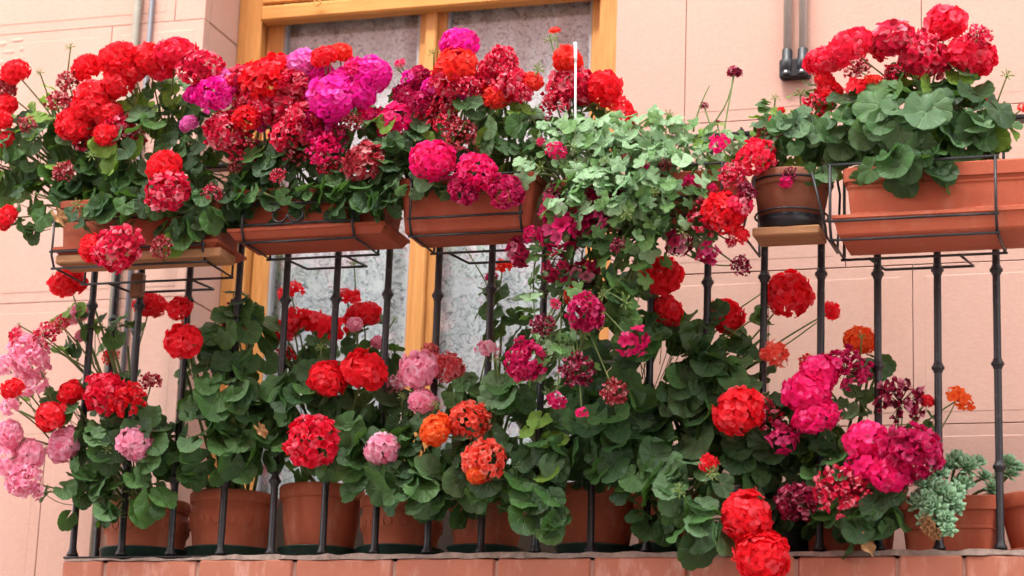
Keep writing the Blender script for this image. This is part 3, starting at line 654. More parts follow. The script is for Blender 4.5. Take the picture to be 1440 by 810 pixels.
HEADS = {'A': [head_A(300+i) for i in range(5)], 'B': [head_B(400+i) for i in range(4)], 'C': [head_C(500+i) for i in range(4)], 'D': [head_D(600+i) for i in range(5)], 'E': [head_E(700+i) for i in range(2)]}

def curve(a, b, sag, k=5, side=None):
    mid = (a+b)/2+sag; return [a*(1-t)**2+mid*2*t*(1-t)+b*t*t for t in [i/k for i in range(k+1)]]

def plant(label, base, blobs, flowers, yf, group='geraniums in bloom', name='geranium', ivy=False, stem=None, extra_stems=()):
    """base: rooting points (first is the origin); blobs: (px,py,Y,rx,ry,rY,n,leaf_px,tones); flowers: (px,py,r,colour,shape[,Y])"""
    base = [V(p) for p in (base if isinstance(base, list) else [base])]
    root = empty(name, base[0], label, 'plant', group); q = random.Random(label); st = MB(); cores = []
    for (px, py, Y, rx, ry, rY, n, lp, tones) in blobs:
        c = at(px, py, Y); b0 = min(base, key=lambda p: (p-c).length); core = c.lerp(b0, 0.30); cores.append((c, core))
        for s in range(3):
            e = c+V((q.uniform(-.6,.6)*rx*PX, q.uniform(-.3,.3)*rY, q.uniform(-.4,.5)*ry*PX))
            st.tube(curve(b0+V((q.uniform(-.04,.04), q.uniform(-.03,.03), -0.03)), e, V((q.uniform(-.03,.03), q.uniform(-.04,.01), q.uniform(0,.06))), 6), 0.0050, 5, 0.0028)
        for i in range(n):
            while True:
                d = V((q.uniform(-1,1), q.uniform(-1,1), q.uniform(-1,1)))
                if 0.2 < d.length <= 1: break
            rho = q.uniform(0.45, 1.0)**0.55; d.normalize()
            if d.y > 0.25 and q.random() < 0.6: d.y = -d.y
            p = c+V((d.x*rx*PX*rho, d.y*rY*rho, d.z*ry*PX*rho))
            if p.y < -0.33: p.y = -0.33
            if WY-0.05 < p.y: p.y = WY-0.05
            nrm = d*0.5+V((0, -0.42, 0.45))+V((q.uniform(-.85,.85), q.uniform(-.7,.6), q.uniform(-.6,.6)))
            out = d+V((q.uniform(-.5,.5), -0.2, q.uniform(-.9,.1)))
            F = frame(nrm, out); s = 0.9*lp*PX*q.choice((0.55, 0.75, 0.9, 1.0, 1.08, 1.15))*q.uniform(0.88, 1.1)
            use_ivy = ivy and q.random() < ivy
            me = q.choice(IM if use_ivy else LM); o = link('leaf', me, root, p)
            o.rotation_mode = 'QUATERNION'; o.rotation_quaternion = F.to_quaternion(); o.scale = (s, s*q.uniform(0.88,1.08), s)
            tn = q.choice(tones); o.material_slots[0].link = 'OBJECT'; o.material_slots[0].material = LEAF[tn]
            e = p.lerp(core, q.uniform(0.3, 0.7))+V((q.uniform(-.02,.02), q.uniform(0,.03), q.uniform(-.03,.01)))
            if q.random() < 0.45: st.tube(curve(e, p, V((0, 0, -0.012)), 3), 0.0013, 4, 0.0010, cap=False)
    for f in flowers:
        px, py, r, colr, kind = f[:5]; Y = f[5] if len(f) > 5 else yf+q.uniform(-0.025, 0.025)
        p = at(px, py, Y); c, core = min(cores, key=lambda k: (k[0]-p).length); R = r*PX
        ax = ((p-core).normalized()*0.6+V((0, -0.45, 0.45))+V((q.uniform(-.25,.25), q.uniform(-.2,.2), q.uniform(-.2,.2)))).normalized()
        if kind == 'E' or kind == 'D': ax = ((p-core).normalized()+V((0,-0.2,0.1))).normalized()
        o = link('bud_cluster' if kind == 'E' else 'flower_head', q.choice(HEADS[kind]), root, p - ax*R*0.12)
        o.rotation_mode = 'QUATERNION'; o.rotation_quaternion = (frame(ax, V((q.uniform(-1,1), q.uniform(-1,1), 0.2)))).to_quaternion()
        g = {'A': 1.02, 'B': 1.02, 'C': 1.06, 'D': 1.05, 'E': 0.9}[kind]
        g *= 1.07; o.scale = (R*g*q.uniform(0.90,1.14), R*g*q.uniform(0.88,1.12), R*g*q.uniform(0.84,1.06))
        if kind != 'E': o.material_slots[0].link = 'OBJECT'; o.material_slots[0].material = PET[colr]
        a = core.lerp(p, 0.12)+V((q.uniform(-.02,.02), 0, -0.01)); st.tube(curve(a, p-ax*R*0.3, V((0, -0.005, 0.02))-ax*0.03, 6), 0.0024, 5, 0.0018)
    for pts in extra_stems: st.tube(pts, 0.0022, 5, 0.0014)
    s = st.build('stems', stem or STEM, root, True); s['kind'] = 'stuff'
    return root

# ------------------------------------------------------------------ plants hung along the top
D2 = ('dark', 'dark', 'mid'); D3 = ('dark', 'dark', 'mid', 'mid', 'grey', 'grey', 'young'); D4 = ('mid', 'young', 'grey', 'young'); DG = ('dark', 'mid', 'grey', 'grey')
def soil(B, f, dz=-0.01): return V((B[0]+(B[1]-B[0])*f, -0.11, B[2]+dz))
plant('bushy geranium with scarlet and crimson heads in the corner window box', [soil(B1, 0.5), soil(B1, 0.2), soil(B1, 0.8)], [
  (60, 215, -0.12, 95, 62, 0.10, 60, 22, D3), (15, 225, -0.10, 60, 70, 0.09, 34, 21, D3), (60, 290, -0.15, 58, 45, 0.08, 28, 23, D2),
  (190, 215, -0.13, 90, 75, 0.10, 74, 24, D3), (230, 150, -0.10, 55, 45, 0.08, 34, 19, D4), (205, 280, -0.15, 95, 34, 0.08, 34, 24, D2), (258, 318, -0.20, 42, 40, 0.05, 20, 23, D3), (65, 150, -0.08, 26, 36, 0.05, 9, 15, ('young',)), (30, 190, -0.1, 40, 26, 0.06, 14, 17, D4), (125, 250, -0.11, 62, 42, 0.09, 40, 23, D2), (110, 195, -0.08, 50, 34, 0.07, 18, 20, D3), (165, 295, -0.23, 85, 20, 0.03, 24, 22, D2), (275, 300, -0.22, 36, 30, 0.03, 12, 23, D2)], [
  (20,98,23,'R','A'),(4,122,20,'F','B'),(4,146,20,'R','A'),(2,168,17,'R','A'),(38,174,14,'F','C'),(121,91,22,'R','A'),(164,77,27,'R','A'),(210,82,26,'R','A'),(247,70,27,'T','A'),(283,95,29,'K','B'),
  (163,118,24,'R','A'),(132,132,28,'R','A'),(96,112,18,'F','C'),(82,140,17,'F','C'),(104,172,27,'R','A'),(150,160,22,'R','A'),(130,188,25,'K','C'),(176,195,27,'K','C'),(125,150,24,'R','A',-0.22),(187,100,21,'R','A'),(228,96,20,'T','A'),(147,186,22,'R','A'),(112,148,20,'K','C'),(165,172,20,'K','B'),
  (228,231,28,'R','A',-0.25),(234,267,32,'K','B',-0.27),(128,349,21,'R','A',-0.28),(166,350,31,'K','B',-0.29),(226,346,15,'F','C',-0.27),(88,240,15,'F','C',-0.23),(298,270,12,'K','C',-0.22),(6,304,18,'R','A',-0.2),(8,195,12,'R','A'),
  (99,66,7,'','E'),(56,102,6,'','E'),(108,287,8,'','E',-0.26),(128,218,8,'','E',-0.24),(67,170,8,'','E',-0.1)], -0.20)
plant('geranium mixing crimson, lilac and magenta heads over the scrolled rack', [soil(B2, 0.5), soil(B2, 0.2), soil(B2, 0.85)], [
  (330, 215, -0.13, 85, 80, 0.10, 66, 21, D2), (420, 240, -0.14, 85, 62, 0.10, 66, 22, D2), (480, 200, -0.12, 70, 65, 0.10, 48, 18, D3), (390, 290, -0.17, 80, 25, 0.06, 32, 20, ('dark',)), (490, 275, -0.19, 55, 40, 0.05, 24, 24, D2), (330, 280, -0.17, 50, 40, 0.06, 20, 20, ('dark',)), (400, 140, -0.08, 90, 40, 0.06, 34, 16, D4), (400, 274, -0.22, 85, 14, 0.03, 16, 19, ('dark', 'mid')), (500, 282, -0.23, 40, 24, 0.03, 12, 23, ('dark', 'mid'))], [
  (300,130,26,'M','B'),(323,116,22,'L','A'),(272,128,16,'M','A'),(264,172,14,'L','A'),(312,180,30,'K','B'),(340,206,23,'K','C'),(366,177,12,'M','D'),(372,108,33,'R','B'),(352,140,27,'K','B'),(427,90,25,'L','A'),(455,78,17,'R','A'),(478,72,17,'E','A'),
  (398,150,30,'K','B'),(425,165,28,'K','B'),(390,128,24,'R','C'),(466,134,34,'M','A'),(520,103,28,'M','A'),(486,112,26,'M','B'),(505,128,22,'M','A'),(438,188,30,'W','B'),(455,208,22,'H','C'),(430,130,22,'M','A',-0.1),(340,112,24,'K','B'),(388,94,24,'R','A'),(410,112,22,'K','B'),(452,165,26,'M','B'),(404,188,24,'K','B'),(450,100,18,'M','A'),(348,165,20,'R','B'),(372,150,22,'K','B'),(500,95,18,'H','A'),(470,190,18,'W','C'),(430,112,16,'L','A'),(418,210,20,'F','C'),(495,170,13,'F','C'),(516,158,13,'H','D'),(390,246,10,'K','C'),(462,231,15,'K','C'),(330,235,9,'F','C'),
  (463,86,8,'','E')], -0.22)
plant('geranium with magenta and hot pink heads above the deep window box', [soil(B3, 0.4), soil(B3, 0.1), soil(B3, 0.8)], [
  (570, 195, -0.13, 70, 62, 0.10, 54, 19, D3), (650, 185, -0.13, 70, 62, 0.10, 54, 19, D3), (715, 195, -0.13, 55, 62, 0.09, 42, 20, D4), (555, 245, -0.17, 50, 50, 0.07, 32, 21, D2), (625, 250, -0.17, 60, 26, 0.06, 24, 18, D2), (620, 130, -0.09, 80, 40, 0.06, 26, 15, D4), (545, 285, -0.21, 22, 28, 0.03, 8, 20, ('dark',)), (725, 160, -0.1, 40, 40, 0.06, 16, 18, D4), (600, 258, -0.23, 60, 14, 0.03, 13, 18, D3)], [
  (555,167,27,'H','A'),(573,128,20,'W','B'),(607,156,28,'K','C'),(589,106,17,'W','B'),(630,114,24,'K','B'),(646,58,25,'M','A'),(640,92,28,'E','A'),(690,102,24,'K','B'),(705,84,22,'K','B'),(699,132,22,'E','A'),(721,117,27,'K','B'),(602,126,18,'W','C'),(660,120,16,'K','C'),
  (511,224,28,'F','B',-0.24),(608,221,28,'H','A',-0.25),(672,240,25,'H','B',-0.24),(654,264,20,'W','B',-0.25),(712,268,22,'W','B',-0.24),(648,188,20,'F','C'),(676,214,10,'F','C'),(523,165,14,'W','C'),(562,88,7,'H','C'),(748,114,14,'E','A'),(655,130,14,'M','A'),(590,142,18,'W','B'),(622,142,20,'K','C'),(676,128,18,'K','C'),(625,170,16,'K','C'),(575,108,14,'M','D'),(612,122,16,'M','A'),(712,98,16,'K','C'),(735,130,14,'K','B'),
  (610,74,6,'','E'),(560,96,6,'','E'),(757,97,9,'','E')], -0.20)
plant('geranium with bright red heads rising behind the white stake', [soil(B4, 0.15)], [
  (800, 175, -0.06, 70, 36, 0.06, 24, 16, ('ivyg', 'grey', 'mid'))], [
  (797,82,21,'E','A'),(803,117,29,'K','B'),(781,141,20,'K','C'),(850,121,26,'R','A'),(880,153,20,'R','D'),(780,42,8,'E','D'),(822,138,12,'K','A'),(768,168,6,'F','C'),(864,150,12,'E','D'),
  (774,55,9,'','E'),(846,133,6,'','E')], -0.12)
# the ivy geranium that pours over the railing
IV = ('ivy', 'ivy', 'ivyg'); IVD = ('ivyg', 'ivyg', 'mid', 'dark')
plant('pale trailing ivy geranium pouring wine red flowers down in front of the window', [soil(B4, 0.3), soil(B4, 0.12)], [
  (810, 205, -0.12, 75, 36, 0.12, 66, 15, IV), (795, 240, -0.17, 78, 52, 0.09, 70, 15, IV), (840, 285, -0.22, 80, 42, 0.07, 52, 14, ('ivy', 'ivyg', 'ivy', 'mid')), (742, 215, -0.13, 36, 66, 0.07, 28, 15, ('ivyg', 'mid', 'grey')),
  (812, 370, -0.17, 66, 75, 0.08, 50, 16, IVD), (790, 440, -0.18, 60, 62, 0.07, 36, 14, ('ivyg', 'ivy', 'mid'))], [
  (789,326,32,'W','D'),(812,322,22,'W','B'),(832,310,25,'W','D'),(769,293,17,'W','D'),(850,266,26,'W','B'),(868,285,14,'D','C'),(728,353,22,'D','D'),(745,328,11,'W','D'),(780,377,20,'D','D'),(817,387,25,'D','D'),(838,240,14,'F','C'),(778,270,12,'D','C'),(782,211,12,'H','C'),(760,199,6,'H','C'),(824,439,25,'W','B',-0.25),(890,481,23,'W','D',-0.24),(761,456,15,'D','C',-0.24),(737,506,26,'W','B',-0.25),(812,520,22,'D','C',-0.24),(864,551,14,'F','C',-0.23),(783,565,12,'W','D',-0.24),(818,580,8,'H','D',-0.24),(781,427,7,'H','C',-0.24),(806,415,14,'E','D',-0.2),(805,205,7,'','E'),(870,230,8,'','E'),(760,235,8,'','E'),(880,425,9,'','E'),(820,470,8,'','E')], -0.22, name='ivy_geranium', group='trailing ivy geraniums', ivy=0.8,
  extra_stems=[curve(at(760,330,-0.12), at(768,520,-0.2), V((-0.03,-0.05,0)), 8)])
plant('pale ivy geranium with few buds packed between its two flowering ivy neighbours', [soil(B4, 0.5)], [
  (870, 222, -0.17, 85, 36, 0.09, 66, 15, IV), (885, 270, -0.23, 85, 38, 0.06, 62, 15, IV), (870, 320, -0.20, 70, 42, 0.07, 50, 15, ('ivy', 'ivyg', 'ivyg', 'mid')), (868, 385, -0.15, 48, 50, 0.07, 34, 16, IVD), (865, 440, -0.15, 48, 60, 0.07, 30, 16, ('mid', 'dark', 'ivyg')), (778, 515, -0.18, 52, 45, 0.06, 28, 15, ('ivyg', 'mid', 'ivy'))], [
  (905,232,7,'H','C',-0.25),(880,300,8,'','E',-0.28),(850,225,6,'','E',-0.27),(920,270,7,'','E',-0.28),(868,345,9,'D','C',-0.26),(848,415,7,'','E',-0.24)], -0.22, name='ivy_geranium', group='trailing ivy geraniums', ivy=0.8)
plant('pale ivy geranium with scarlet and crimson trusses spreading beside the small hung pot', [soil(B4, 0.7), soil(B4, 0.9)], [
  (905, 200, -0.12, 95, 36, 0.12, 78, 15, IV), (925, 245, -0.19, 90, 48, 0.09, 84, 15, IV), (1005, 215, -0.13, 58, 40, 0.08, 44, 13, ('ivyg', 'ivy', 'young')), (930, 290, -0.22, 70, 36, 0.06, 36, 14, ('ivy', 'ivyg', 'mid')), (945, 325, -0.16, 60, 44, 0.07, 30, 15, ('ivyg', 'ivy', 'mid')), (880, 330, -0.14, 40, 45, 0.06, 18, 15, IVD)], [
  (900,294,15,'W','D'),(1020,296,30,'R','B'),(996,303,22,'K','C'),(1043,288,18,'K','D'),(1029,246,17,'K','C'),(1050,268,13,'D','C'),(976,258,15,'H','C'),(1003,264,6,'H','C'),(1044,331,11,'R','D'),(1028,340,9,'K','D'),(954,340,21,'D','D'),(996,356,16,'W','D'),(1043,373,13,'D','C'),(1010,201,13,'H','D'),(880,222,7,'F','C'),(935,232,9,'F','C'),(1033,101,11,'D','D',-0.08),(990,148,6,'D','C',-0.08),(1008,172,5,'D','C',-0.08),(960,325,9,'','E'),(880,305,8,'','E'),(940,160,7,'','E',-0.1)], -0.22, name='ivy_geranium', group='trailing ivy geraniums', ivy=0.8,
  extra_stems=[curve(at(985,190,-0.1), at(1031,105,-0.08), V((0.03,0,-0.02)), 6), curve(at(975,185,-0.1), at(998,120,-0.08), V((-0.01,0,0)), 6), curve(at(930,330,-0.12), at(1040,372,-0.2), V((0,0,-0.05)), 8)])
plant('small geranium with mixed red heads in the small hung clay pot', V((pc.x, -0.11, pc.z+PR-0.03)), [
  (1110, 205, -0.11, 52, 48, 0.09, 54, 17, ('mid', 'grey', 'young', 'dark')), (1140, 160, -0.09, 38, 40, 0.06, 22, 15, D4), (1155, 235, -0.14, 26, 24, 0.06, 10, 19, ('grey', 'mid')), (1085, 175, -0.09, 30, 30, 0.05, 12, 13, ('young', 'mid'))], [
  (1062,219,25,'T','B',-0.2),(1079,190,17,'F','C'),(1087,169,9,'R','A'),(1149,147,19,'T','C'),(1167,126,17,'R','A'),(1160,110,13,'R','A'),(1105,256,10,'H','D',-0.2),(1110,245,10,'D','C',-0.2),(1140,175,9,'R','D'),(1098,155,6,'R','A'),
  (1090,138,6,'','E'),(1125,132,9,'','E')], -0.13)
plant('tall geranium with round cherry red heads in the large bright window box', [soil(B5, 0.4), soil(B5, 0.2), soil(B5, 0.65)], [
  (1200, 190, -0.12, 62, 55, 0.09, 46, 26, D3), (1280, 185, -0.14, 80, 65, 0.10, 62, 31, ('dark', 'mid', 'grey', 'grey')), (1360, 185, -0.12, 55, 55, 0.08, 36, 27, D3), (1270, 235, -0.20, 70, 26, 0.05, 18, 27, ('dark', 'mid')), (1310, 120, -0.09, 75, 30, 0.06, 30, 22, ('mid', 'grey', 'young')), (1405, 180, -0.09, 24, 35, 0.05, 10, 16, ('young', 'mid'))], [
  (1158,81,27,'T','A'),(1192,62,31,'T','A'),(1254,55,31,'K','A'),(1299,76,33,'K','B'),(1332,29,28,'T','A'),(1366,76,29,'T','A'),(1378,50,17,'K','C'),(1206,119,17,'R','D'),(1257,103,14,'K','C'),(1377,143,13,'E','D'),(1205,95,18,'F','C',-0.02),(1253,138,6,'D','C'),(1228,112,12,'E','D'),(1438,152,7,'E','D'),(1345,140,10,'E','D'),
  (1416,106,8,'','E'),(1216,146,6,'','E')], -0.14)

# ------------------------------------------------------------------ pot plants on the ledge, growing through the bars
BIG = ('dark', 'dark', 'mid', 'mid', 'grey')
plant('geranium with pale pink and scarlet heads leaning out past the railing corner', POTS[0], [
  (175, 640, -0.03, 80, 60, 0.10, 52, 27, BIG), (180, 700, -0.07, 62, 30, 0.05, 16, 27, BIG), (120, 590, -0.02, 55, 55, 0.08, 24, 22, D3), (170, 560, 0.05, 50, 40, 0.08, 20, 25, ('dark', 'dark', 'mid')), (110, 450, 0.0, 32, 60, 0.05, 14, 18, ('mid', 'young', 'dark')), (165, 475, 0.08, 32, 34, 0.06, 7, 24, ('dark', 'mid')), (95, 700, -0.04, 32, 35, 0.05, 8, 20, ('mid', 'dark')), (40, 590, -0.06, 40, 60, 0.05, 10, 14, D4)], [
  (38,500,33,'P','B'),(6,512,20,'P','D'),(46,540,24,'P','D'),(14,570,18,'P','D'),(17,545,15,'R','A',-0.17),(97,550,20,'R','A'),(69,583,23,'R','A'),(150,550,33,'T','B'),(180,560,24,'R','C'),(87,623,25,'P','A'),(190,623,27,'P','A'),(12,610,22,'P','A'),(38,640,25,'P','A'),(30,674,24,'P','B'),(4,648,20,'P','D'),(52,690,12,'P','D'),
  (22,471,14,'K','D'),(62,470,19,'K','C'),(108,440,20,'P','A',0.04),(115,470,12,'P','A',0.02),(96,396,25,'R','A',0.0),(155,500,13,'R','C',0.1),(212,535,15,'K','C',0.1),(211,426,22,'R','A',0.07),(85,455,13,'K','C'),
  (60,527,6,'','E'),(150,632,7,'','E'),(26,457,4,'','E')], -0.1)
plant('dark leafy geranium with single scarlet balls second from the railing corner', POTS[1], [
  (340, 480, 0.04, 50, 52, 0.09, 30, 27, BIG), (320, 560, 0.0, 60, 55, 0.10, 46, 29, BIG), (300, 640, -0.02, 52, 42, 0.08, 28, 27, BIG), (365, 610, 0.02, 45, 55, 0.08, 28, 27, ('dark', 'dark', 'mid')), (270, 500, 0.04, 32, 40, 0.05, 9, 20, ('mid', 'grey')), (345, 430, 0.04, 26, 22, 0.04, 8, 24, ('dark', 'mid')), (240, 630, 0.05, 36, 40, 0.08, 16, 25, ('dark',))], [
  (250,433,19,'R','A',-0.04),(258,478,29,'R','A',-0.08),(329,444,21,'D','B',0.08),(345,465,14,'R','A',0.1),(328,590,4,'','E')], -0.06)
plant('geranium with a cluster of scarlet heads in front of the lace curtain', POTS[2], [
  (430, 490, 0.12, 60, 32, 0.06, 22, 22, ('dark', 'dark', 'mid')), (440, 560, 0.02, 65, 50, 0.10, 44, 28, BIG), (480, 620, -0.02, 55, 48, 0.08, 28, 28, BIG), (530, 490, 0.10, 42, 40, 0.06, 16, 22, ('dark', 'mid')), (410, 640, 0.02, 42, 35, 0.06, 14, 24, BIG)], [
  (408,408,18,'R','D',0.1),(487,416,19,'R','D',0.03),(509,439,25,'R','A',0.06),(410,450,24,'R','D',0.1),(440,452,30,'R','D',0.1),(468,462,26,'R','D',0.1),(400,470,16,'R','D',0.1),(462,529,27,'R','A',-0.07),(514,518,31,'R','A',-0.06),(437,619,35,'T','B',-0.12),(500,455,12,'P','A',0.02),(532,480,11,'P','A',0.05),(402,500,14,'R','C',0.12),
  (452,488,7,'','E',-0.02),(555,448,5,'','E',0.08),(498,370,7,'','E',0.1)], -0.06)
plant('geranium with pale pink globes beside the wooden mullion', POTS[3], [
  (560, 590, 0.05, 60, 48, 0.09, 36, 26, ('dark', 'dark', 'mid')), (545, 655, -0.04, 65, 45, 0.08, 34, 30, BIG), (590, 690, -0.07, 52, 28, 0.05, 14, 29, BIG), (600, 640, 0.0, 55, 48, 0.08, 28, 27, BIG)], [
  (589,517,29,'P','A',-0.06),(629,515,22,'Q','B',-0.03),(594,561,18,'P','A',-0.07),(555,541,14,'P','C',0.03),(537,631,24,'P','A',-0.11),(605,490,10,'Q','C',-0.02),
  (613,570,7,'','E'),(566,557,6,'','E')], -0.08)
plant('geranium with orange and salmon heads over broad dark leaves', POTS[4], [
  (690, 600, 0.0, 60, 50, 0.10, 40, 28, BIG), (700, 665, -0.05, 65, 45, 0.08, 36, 28, BIG), (765, 640, -0.03, 50, 55, 0.08, 28, 26, D3), (760, 720, -0.09, 45, 38, 0.05, 18, 28, BIG), (650, 555, 0.0, 45, 26, 0.06, 14, 23, ('mid', 'grey')), (715, 555, -0.04, 40, 28, 0.05, 14, 25, ('mid', 'grey')), (700, 430, 0.12, 32, 45, 0.04, 9, 22, ('dark', 'mid')), (745, 480, 0.12, 32, 55, 0.05, 15, 24, ('dark',)), (650, 690, 0.0, 42, 35, 0.06, 14, 24, ('dark',))], [
  (613,602,25,'O','A',-0.11),(660,590,27,'S','B',-0.1),(681,646,30,'S','B',-0.13),(686,490,17,'P','D',-0.03),(707,373,15,'E','D',0.08),(690,388,10,'W','D',0.06),(668,665,14,'O','A',-0.14),
  (727,655,6,'','E'),(698,505,7,'','E')], -0.1, extra_stems=[curve(at(700,430,0.1), at(655,350,0.1), V((0,0,0.01)), 5)])
plant('tall large-leaved geranium with deep red heads under the ivy geranium', POTS[5], [
  (860, 600, 0.0, 75, 65, 0.10, 52, 30, ('dark', 'dark', 'mid')), (930, 520, -0.01, 60, 75, 0.10, 42, 31, BIG), (1000, 560, 0.0, 60, 70, 0.09, 40, 30, BIG), (820, 530, 0.05, 60, 70, 0.08, 36, 27, ('dark',)), (1000, 480, 0.05, 50, 50, 0.07, 20, 29, BIG), (900, 660, -0.04, 60, 48, 0.07, 30, 29, BIG), (960, 620, 0.03, 70, 48, 0.08, 36, 29, ('dark', 'dark', 'mid')), (900, 430, 0.07, 50, 55, 0.06, 24, 25, ('dark', 'dark', 'mid')), (820, 620, 0.04, 55, 55, 0.07, 30, 27, ('dark',)), (1075, 480, 0.04, 34, 45, 0.05, 6, 22, ('mid', 'dark'))], [
  (930,382,30,'R','A',-0.02),(937,433,23,'R','A',0.02),(1020,440,27,'R','A',0.06),(1107,411,32,'R','A',0.03),(1168,437,16,'R','D',0.08),(1093,496,20,'S','D',-0.04),(1078,497,10,'S','A',-0.04)], 0.0,
  extra_stems=[curve(at(960,510,0.03), at(1105,412,0.03), V((0,0,-0.02)), 8), curve(at(1000,540,0.05), at(1165,440,0.08), V((0,0,-0.03)), 8), curve(at(970,480,0.03), at(1090,400,0.1), V((0,0,0)), 6)])
plant('low light green geranium cluster hanging in front of the ledge bricks', POTS[6], [
  (965, 690, -0.09, 52, 38, 0.05, 26, 25, ('mid', 'grey', 'grey')), (985, 745, -0.11, 36, 34, 0.04, 12, 29, ('mid', 'grey', 'dark')), (930, 720, -0.03, 40, 32, 0.06, 10, 24, ('dark', 'mid')), (1040, 680, 0.0, 45, 60, 0.08, 30, 25, ('dark', 'dark', 'mid'))], [
  (997,650,13,'R','D',-0.13),(1048,726,31,'R','A',-0.12),(1073,779,35,'R','A',-0.13),(1001,665,9,'','E',-0.14),(955,690,8,'','E',-0.15)], -0.1)
plant('geranium with hot pink and faded burgundy heads beside the pale succulent', V((at(1190, 700, 0.13).x, 0.13, ZF+0.11)), [
  (1120, 600, 0.03, 60, 55, 0.08, 38, 25, ('dark', 'dark', 'mid')), (1170, 600, 0.0, 52, 45, 0.08, 28, 22, D3), (1190, 665, -0.02, 60, 42, 0.07, 32, 24, BIG), (1230, 705, -0.05, 42, 38, 0.05, 20, 28, BIG), (1190, 735, -0.05, 45, 24, 0.05, 12, 27, BIG), (1220, 530, 0.06, 32, 36, 0.05, 10, 21, ('dark', 'mid')), (1080, 640, 0.03, 45, 50, 0.08, 26, 26, ('dark',)), (1290, 590, 0.04, 26, 20, 0.03, 4, 18, ('mid',)), (1110, 700, 0.05, 50, 50, 0.06, 24, 25, ('dark',))], [
  (1040,576,31,'R','A',-0.1),(1073,581,22,'K','C',-0.04),(1134,545,32,'H','A',-0.08),(1150,522,28,'H','A',-0.06),(1147,580,27,'H','A',-0.09),(1190,516,29,'W','C',-0.04),(1209,477,22,'O','A',0.03),(1266,561,27,'D','C',-0.02),(1303,563,9,'R','A',0.0),(1350,559,19,'O','D',0.03),(1134,507,10,'R','C',-0.02),
  (1101,616,22,'W','D',-0.08),(1218,615,27,'H','A',-0.08),(1214,651,23,'H','D',-0.1),(1282,634,36,'W','B',-0.09),(1252,660,27,'H','A',-0.1),(1300,630,22,'H','D',-0.08),(1118,705,27,'D','B',-0.1),(1177,686,31,'K','C',-0.11),(1200,690,20,'K','C',-0.1),
  (1072,557,7,'','E'),(1212,473,5,'','E',-0.01),(1232,668,7,'','E')], -0.08, extra_stems=[curve(at(1255,680,0.0), at(1345,562,0.03), V((0.02,0,-0.02)), 8), curve(at(1250,680,0.0), at(1262,570,-0.02), V((0,0,0)), 6), curve(at(1240,650,0.0), at(1268,572,-0.02), V((0.03,0,0)), 6)])

# ------------------------------------------------------------------ succulent
SUC = NM('succulent_leaf'); t_ = SUC.attr('tip'); SUC.base(SUC.mix(t_, SUC.mix(SUC.rand(), (0.12, 0.30, 0.11), (0.18, 0.38, 0.18)), (0.28, 0.48, 0.29))); SUC = SUC.set(0.5, 0.35)
def rosette(seed):
    q = random.Random(seed); m = MB(); N = 22
    for i in range(N):
        an = i*2.39996; k = i/(N-1); tilt = 1.25-1.25*k; L = 0.55+0.45*k; F = Matrix.Rotation(an, 3, 'Z'); vs = []; tips = []
        us = (0, 0.35, 0.7, 1.0); ws = (0.12, 0.34, 0.46, 0.04); th = (0.06, 0.09, 0.07, 0.01)
        for u, w_, h_ in zip(us, ws, th):
            for (yy, zz) in ((-w_/2, 0), (0, h_*0.4), (w_/2, 0), (0, -h_)):
                x = u*L*0.9+0.05; z = zz+0.10*u*u
                vs.append(F @ V((x*math.cos(tilt)-z*math.sin(tilt), yy, x*math.sin(tilt)+z*math.cos(tilt)-0.25*k))); tips.append(u)
        fs = [(a*4+b_, a*4+(b_+1) % 4, a*4+4+(b_+1) % 4, a*4+4+b_) for a in range(3) for b_ in range(4)]+[(12,13,14,15)]
        m.add(vs, fs, 0.5, tips)
    return m.mesh('rosette', SUC, True, attrs=True)
RO = [rosette(900+i) for i in range(3)]
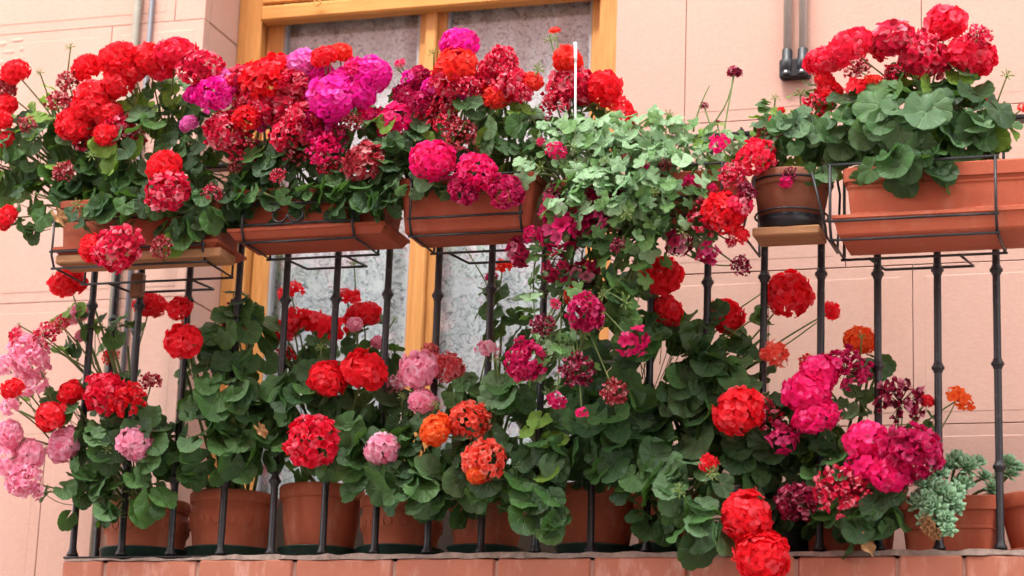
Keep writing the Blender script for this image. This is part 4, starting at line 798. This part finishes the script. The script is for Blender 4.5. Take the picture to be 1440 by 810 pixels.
def succulent(label, base, ros, dry=()):
    root = empty('succulent', base, label, 'plant'); q = random.Random(label); st = MB()
    for (px, py, Y, r) in ros:
        p = at(px, py, Y); ax = ((p-base).normalized()*0.7+V((q.uniform(-.3,.3), -0.5, 0.5))).normalized()
        o = link('rosette', q.choice(RO), root, p); o.rotation_mode = 'QUATERNION'; o.rotation_quaternion = frame(ax, V((q.uniform(-1,1), q.uniform(-1,1), 0))).to_quaternion(); o.scale = (r*PX*1.18,)*3
        st.tube(curve(base+V((q.uniform(-.03,.03), 0, 0)), p-ax*0.004, V((0, -0.01, 0.02)), 5), 0.0035, 5, 0.003)
    s = st.build('stems', STEM, root, True); s['kind'] = 'stuff'
    for (px, py, Y, r) in dry:
        p = at(px, py, Y); o = link('dried_flower', HEADS['C'][1], root, p); o.scale = (r*PX, r*PX, r*PX*1.2); o.material_slots[0].link = 'OBJECT'; o.material_slots[0].material = DRY
succulent('pale blue-green succulent trailing over the ribbed terracotta planter', V((at(1330, 700, 0.12).x, 0.12, ZF+0.115)), [
  (1320,690,-0.05,22),(1300,680,-0.06,17),(1335,700,-0.05,18),(1310,712,-0.07,20),(1330,730,-0.07,16),(1290,705,-0.06,16),(1345,690,-0.02,15),(1360,655,0.03,20),(1345,645,0.05,18),(1375,650,0.06,15),(1335,655,0.04,16),(1355,680,0.02,17),(1320,665,0.0,16),(1385,670,0.09,13),(1395,685,0.08,13),(1333,745,-0.08,12),(1300,728,-0.07,13),(1345,712,-0.04,14),(1302,700,-0.07,15)],
  [(1305,742,-0.08,10),(1315,752,-0.08,9),(1301,732,-0.08,8)])
succulent('small spiky succulent in the ledge planter near the flared orange pot', V((at(1395, 700, 0.14).x, 0.14, ZF+0.115)), [(1418,650,0.11,17),(1420,665,0.11,15),(1396,690,0.12,14),(1430,658,0.13,15),(1404,672,0.13,13)])

# ------------------------------------------------------------------ dry leaves caught on things
for (px, py, Y, s, lab) in ((1216, 765, -0.075, 20, 'crumpled dry brown leaf hanging at the edge of the brick ledge'), (82, 305, -0.25, 18, 'withered brown leaf on the wire rack of the corner window box'), (366, 605, -0.06, 15, 'curled dry leaf caught among the dark leaves by the second pot')):
    o = link('dry_leaf', LM[3], None, at(px, py, Y)); o.scale = (s*PX, s*PX*0.6, s*PX*2.0); o.rotation_euler = (1.2, 0.9, 0.4); o.material_slots[0].link = 'OBJECT'; o.material_slots[0].material = DRY; tag(o, lab, 'dry leaf')
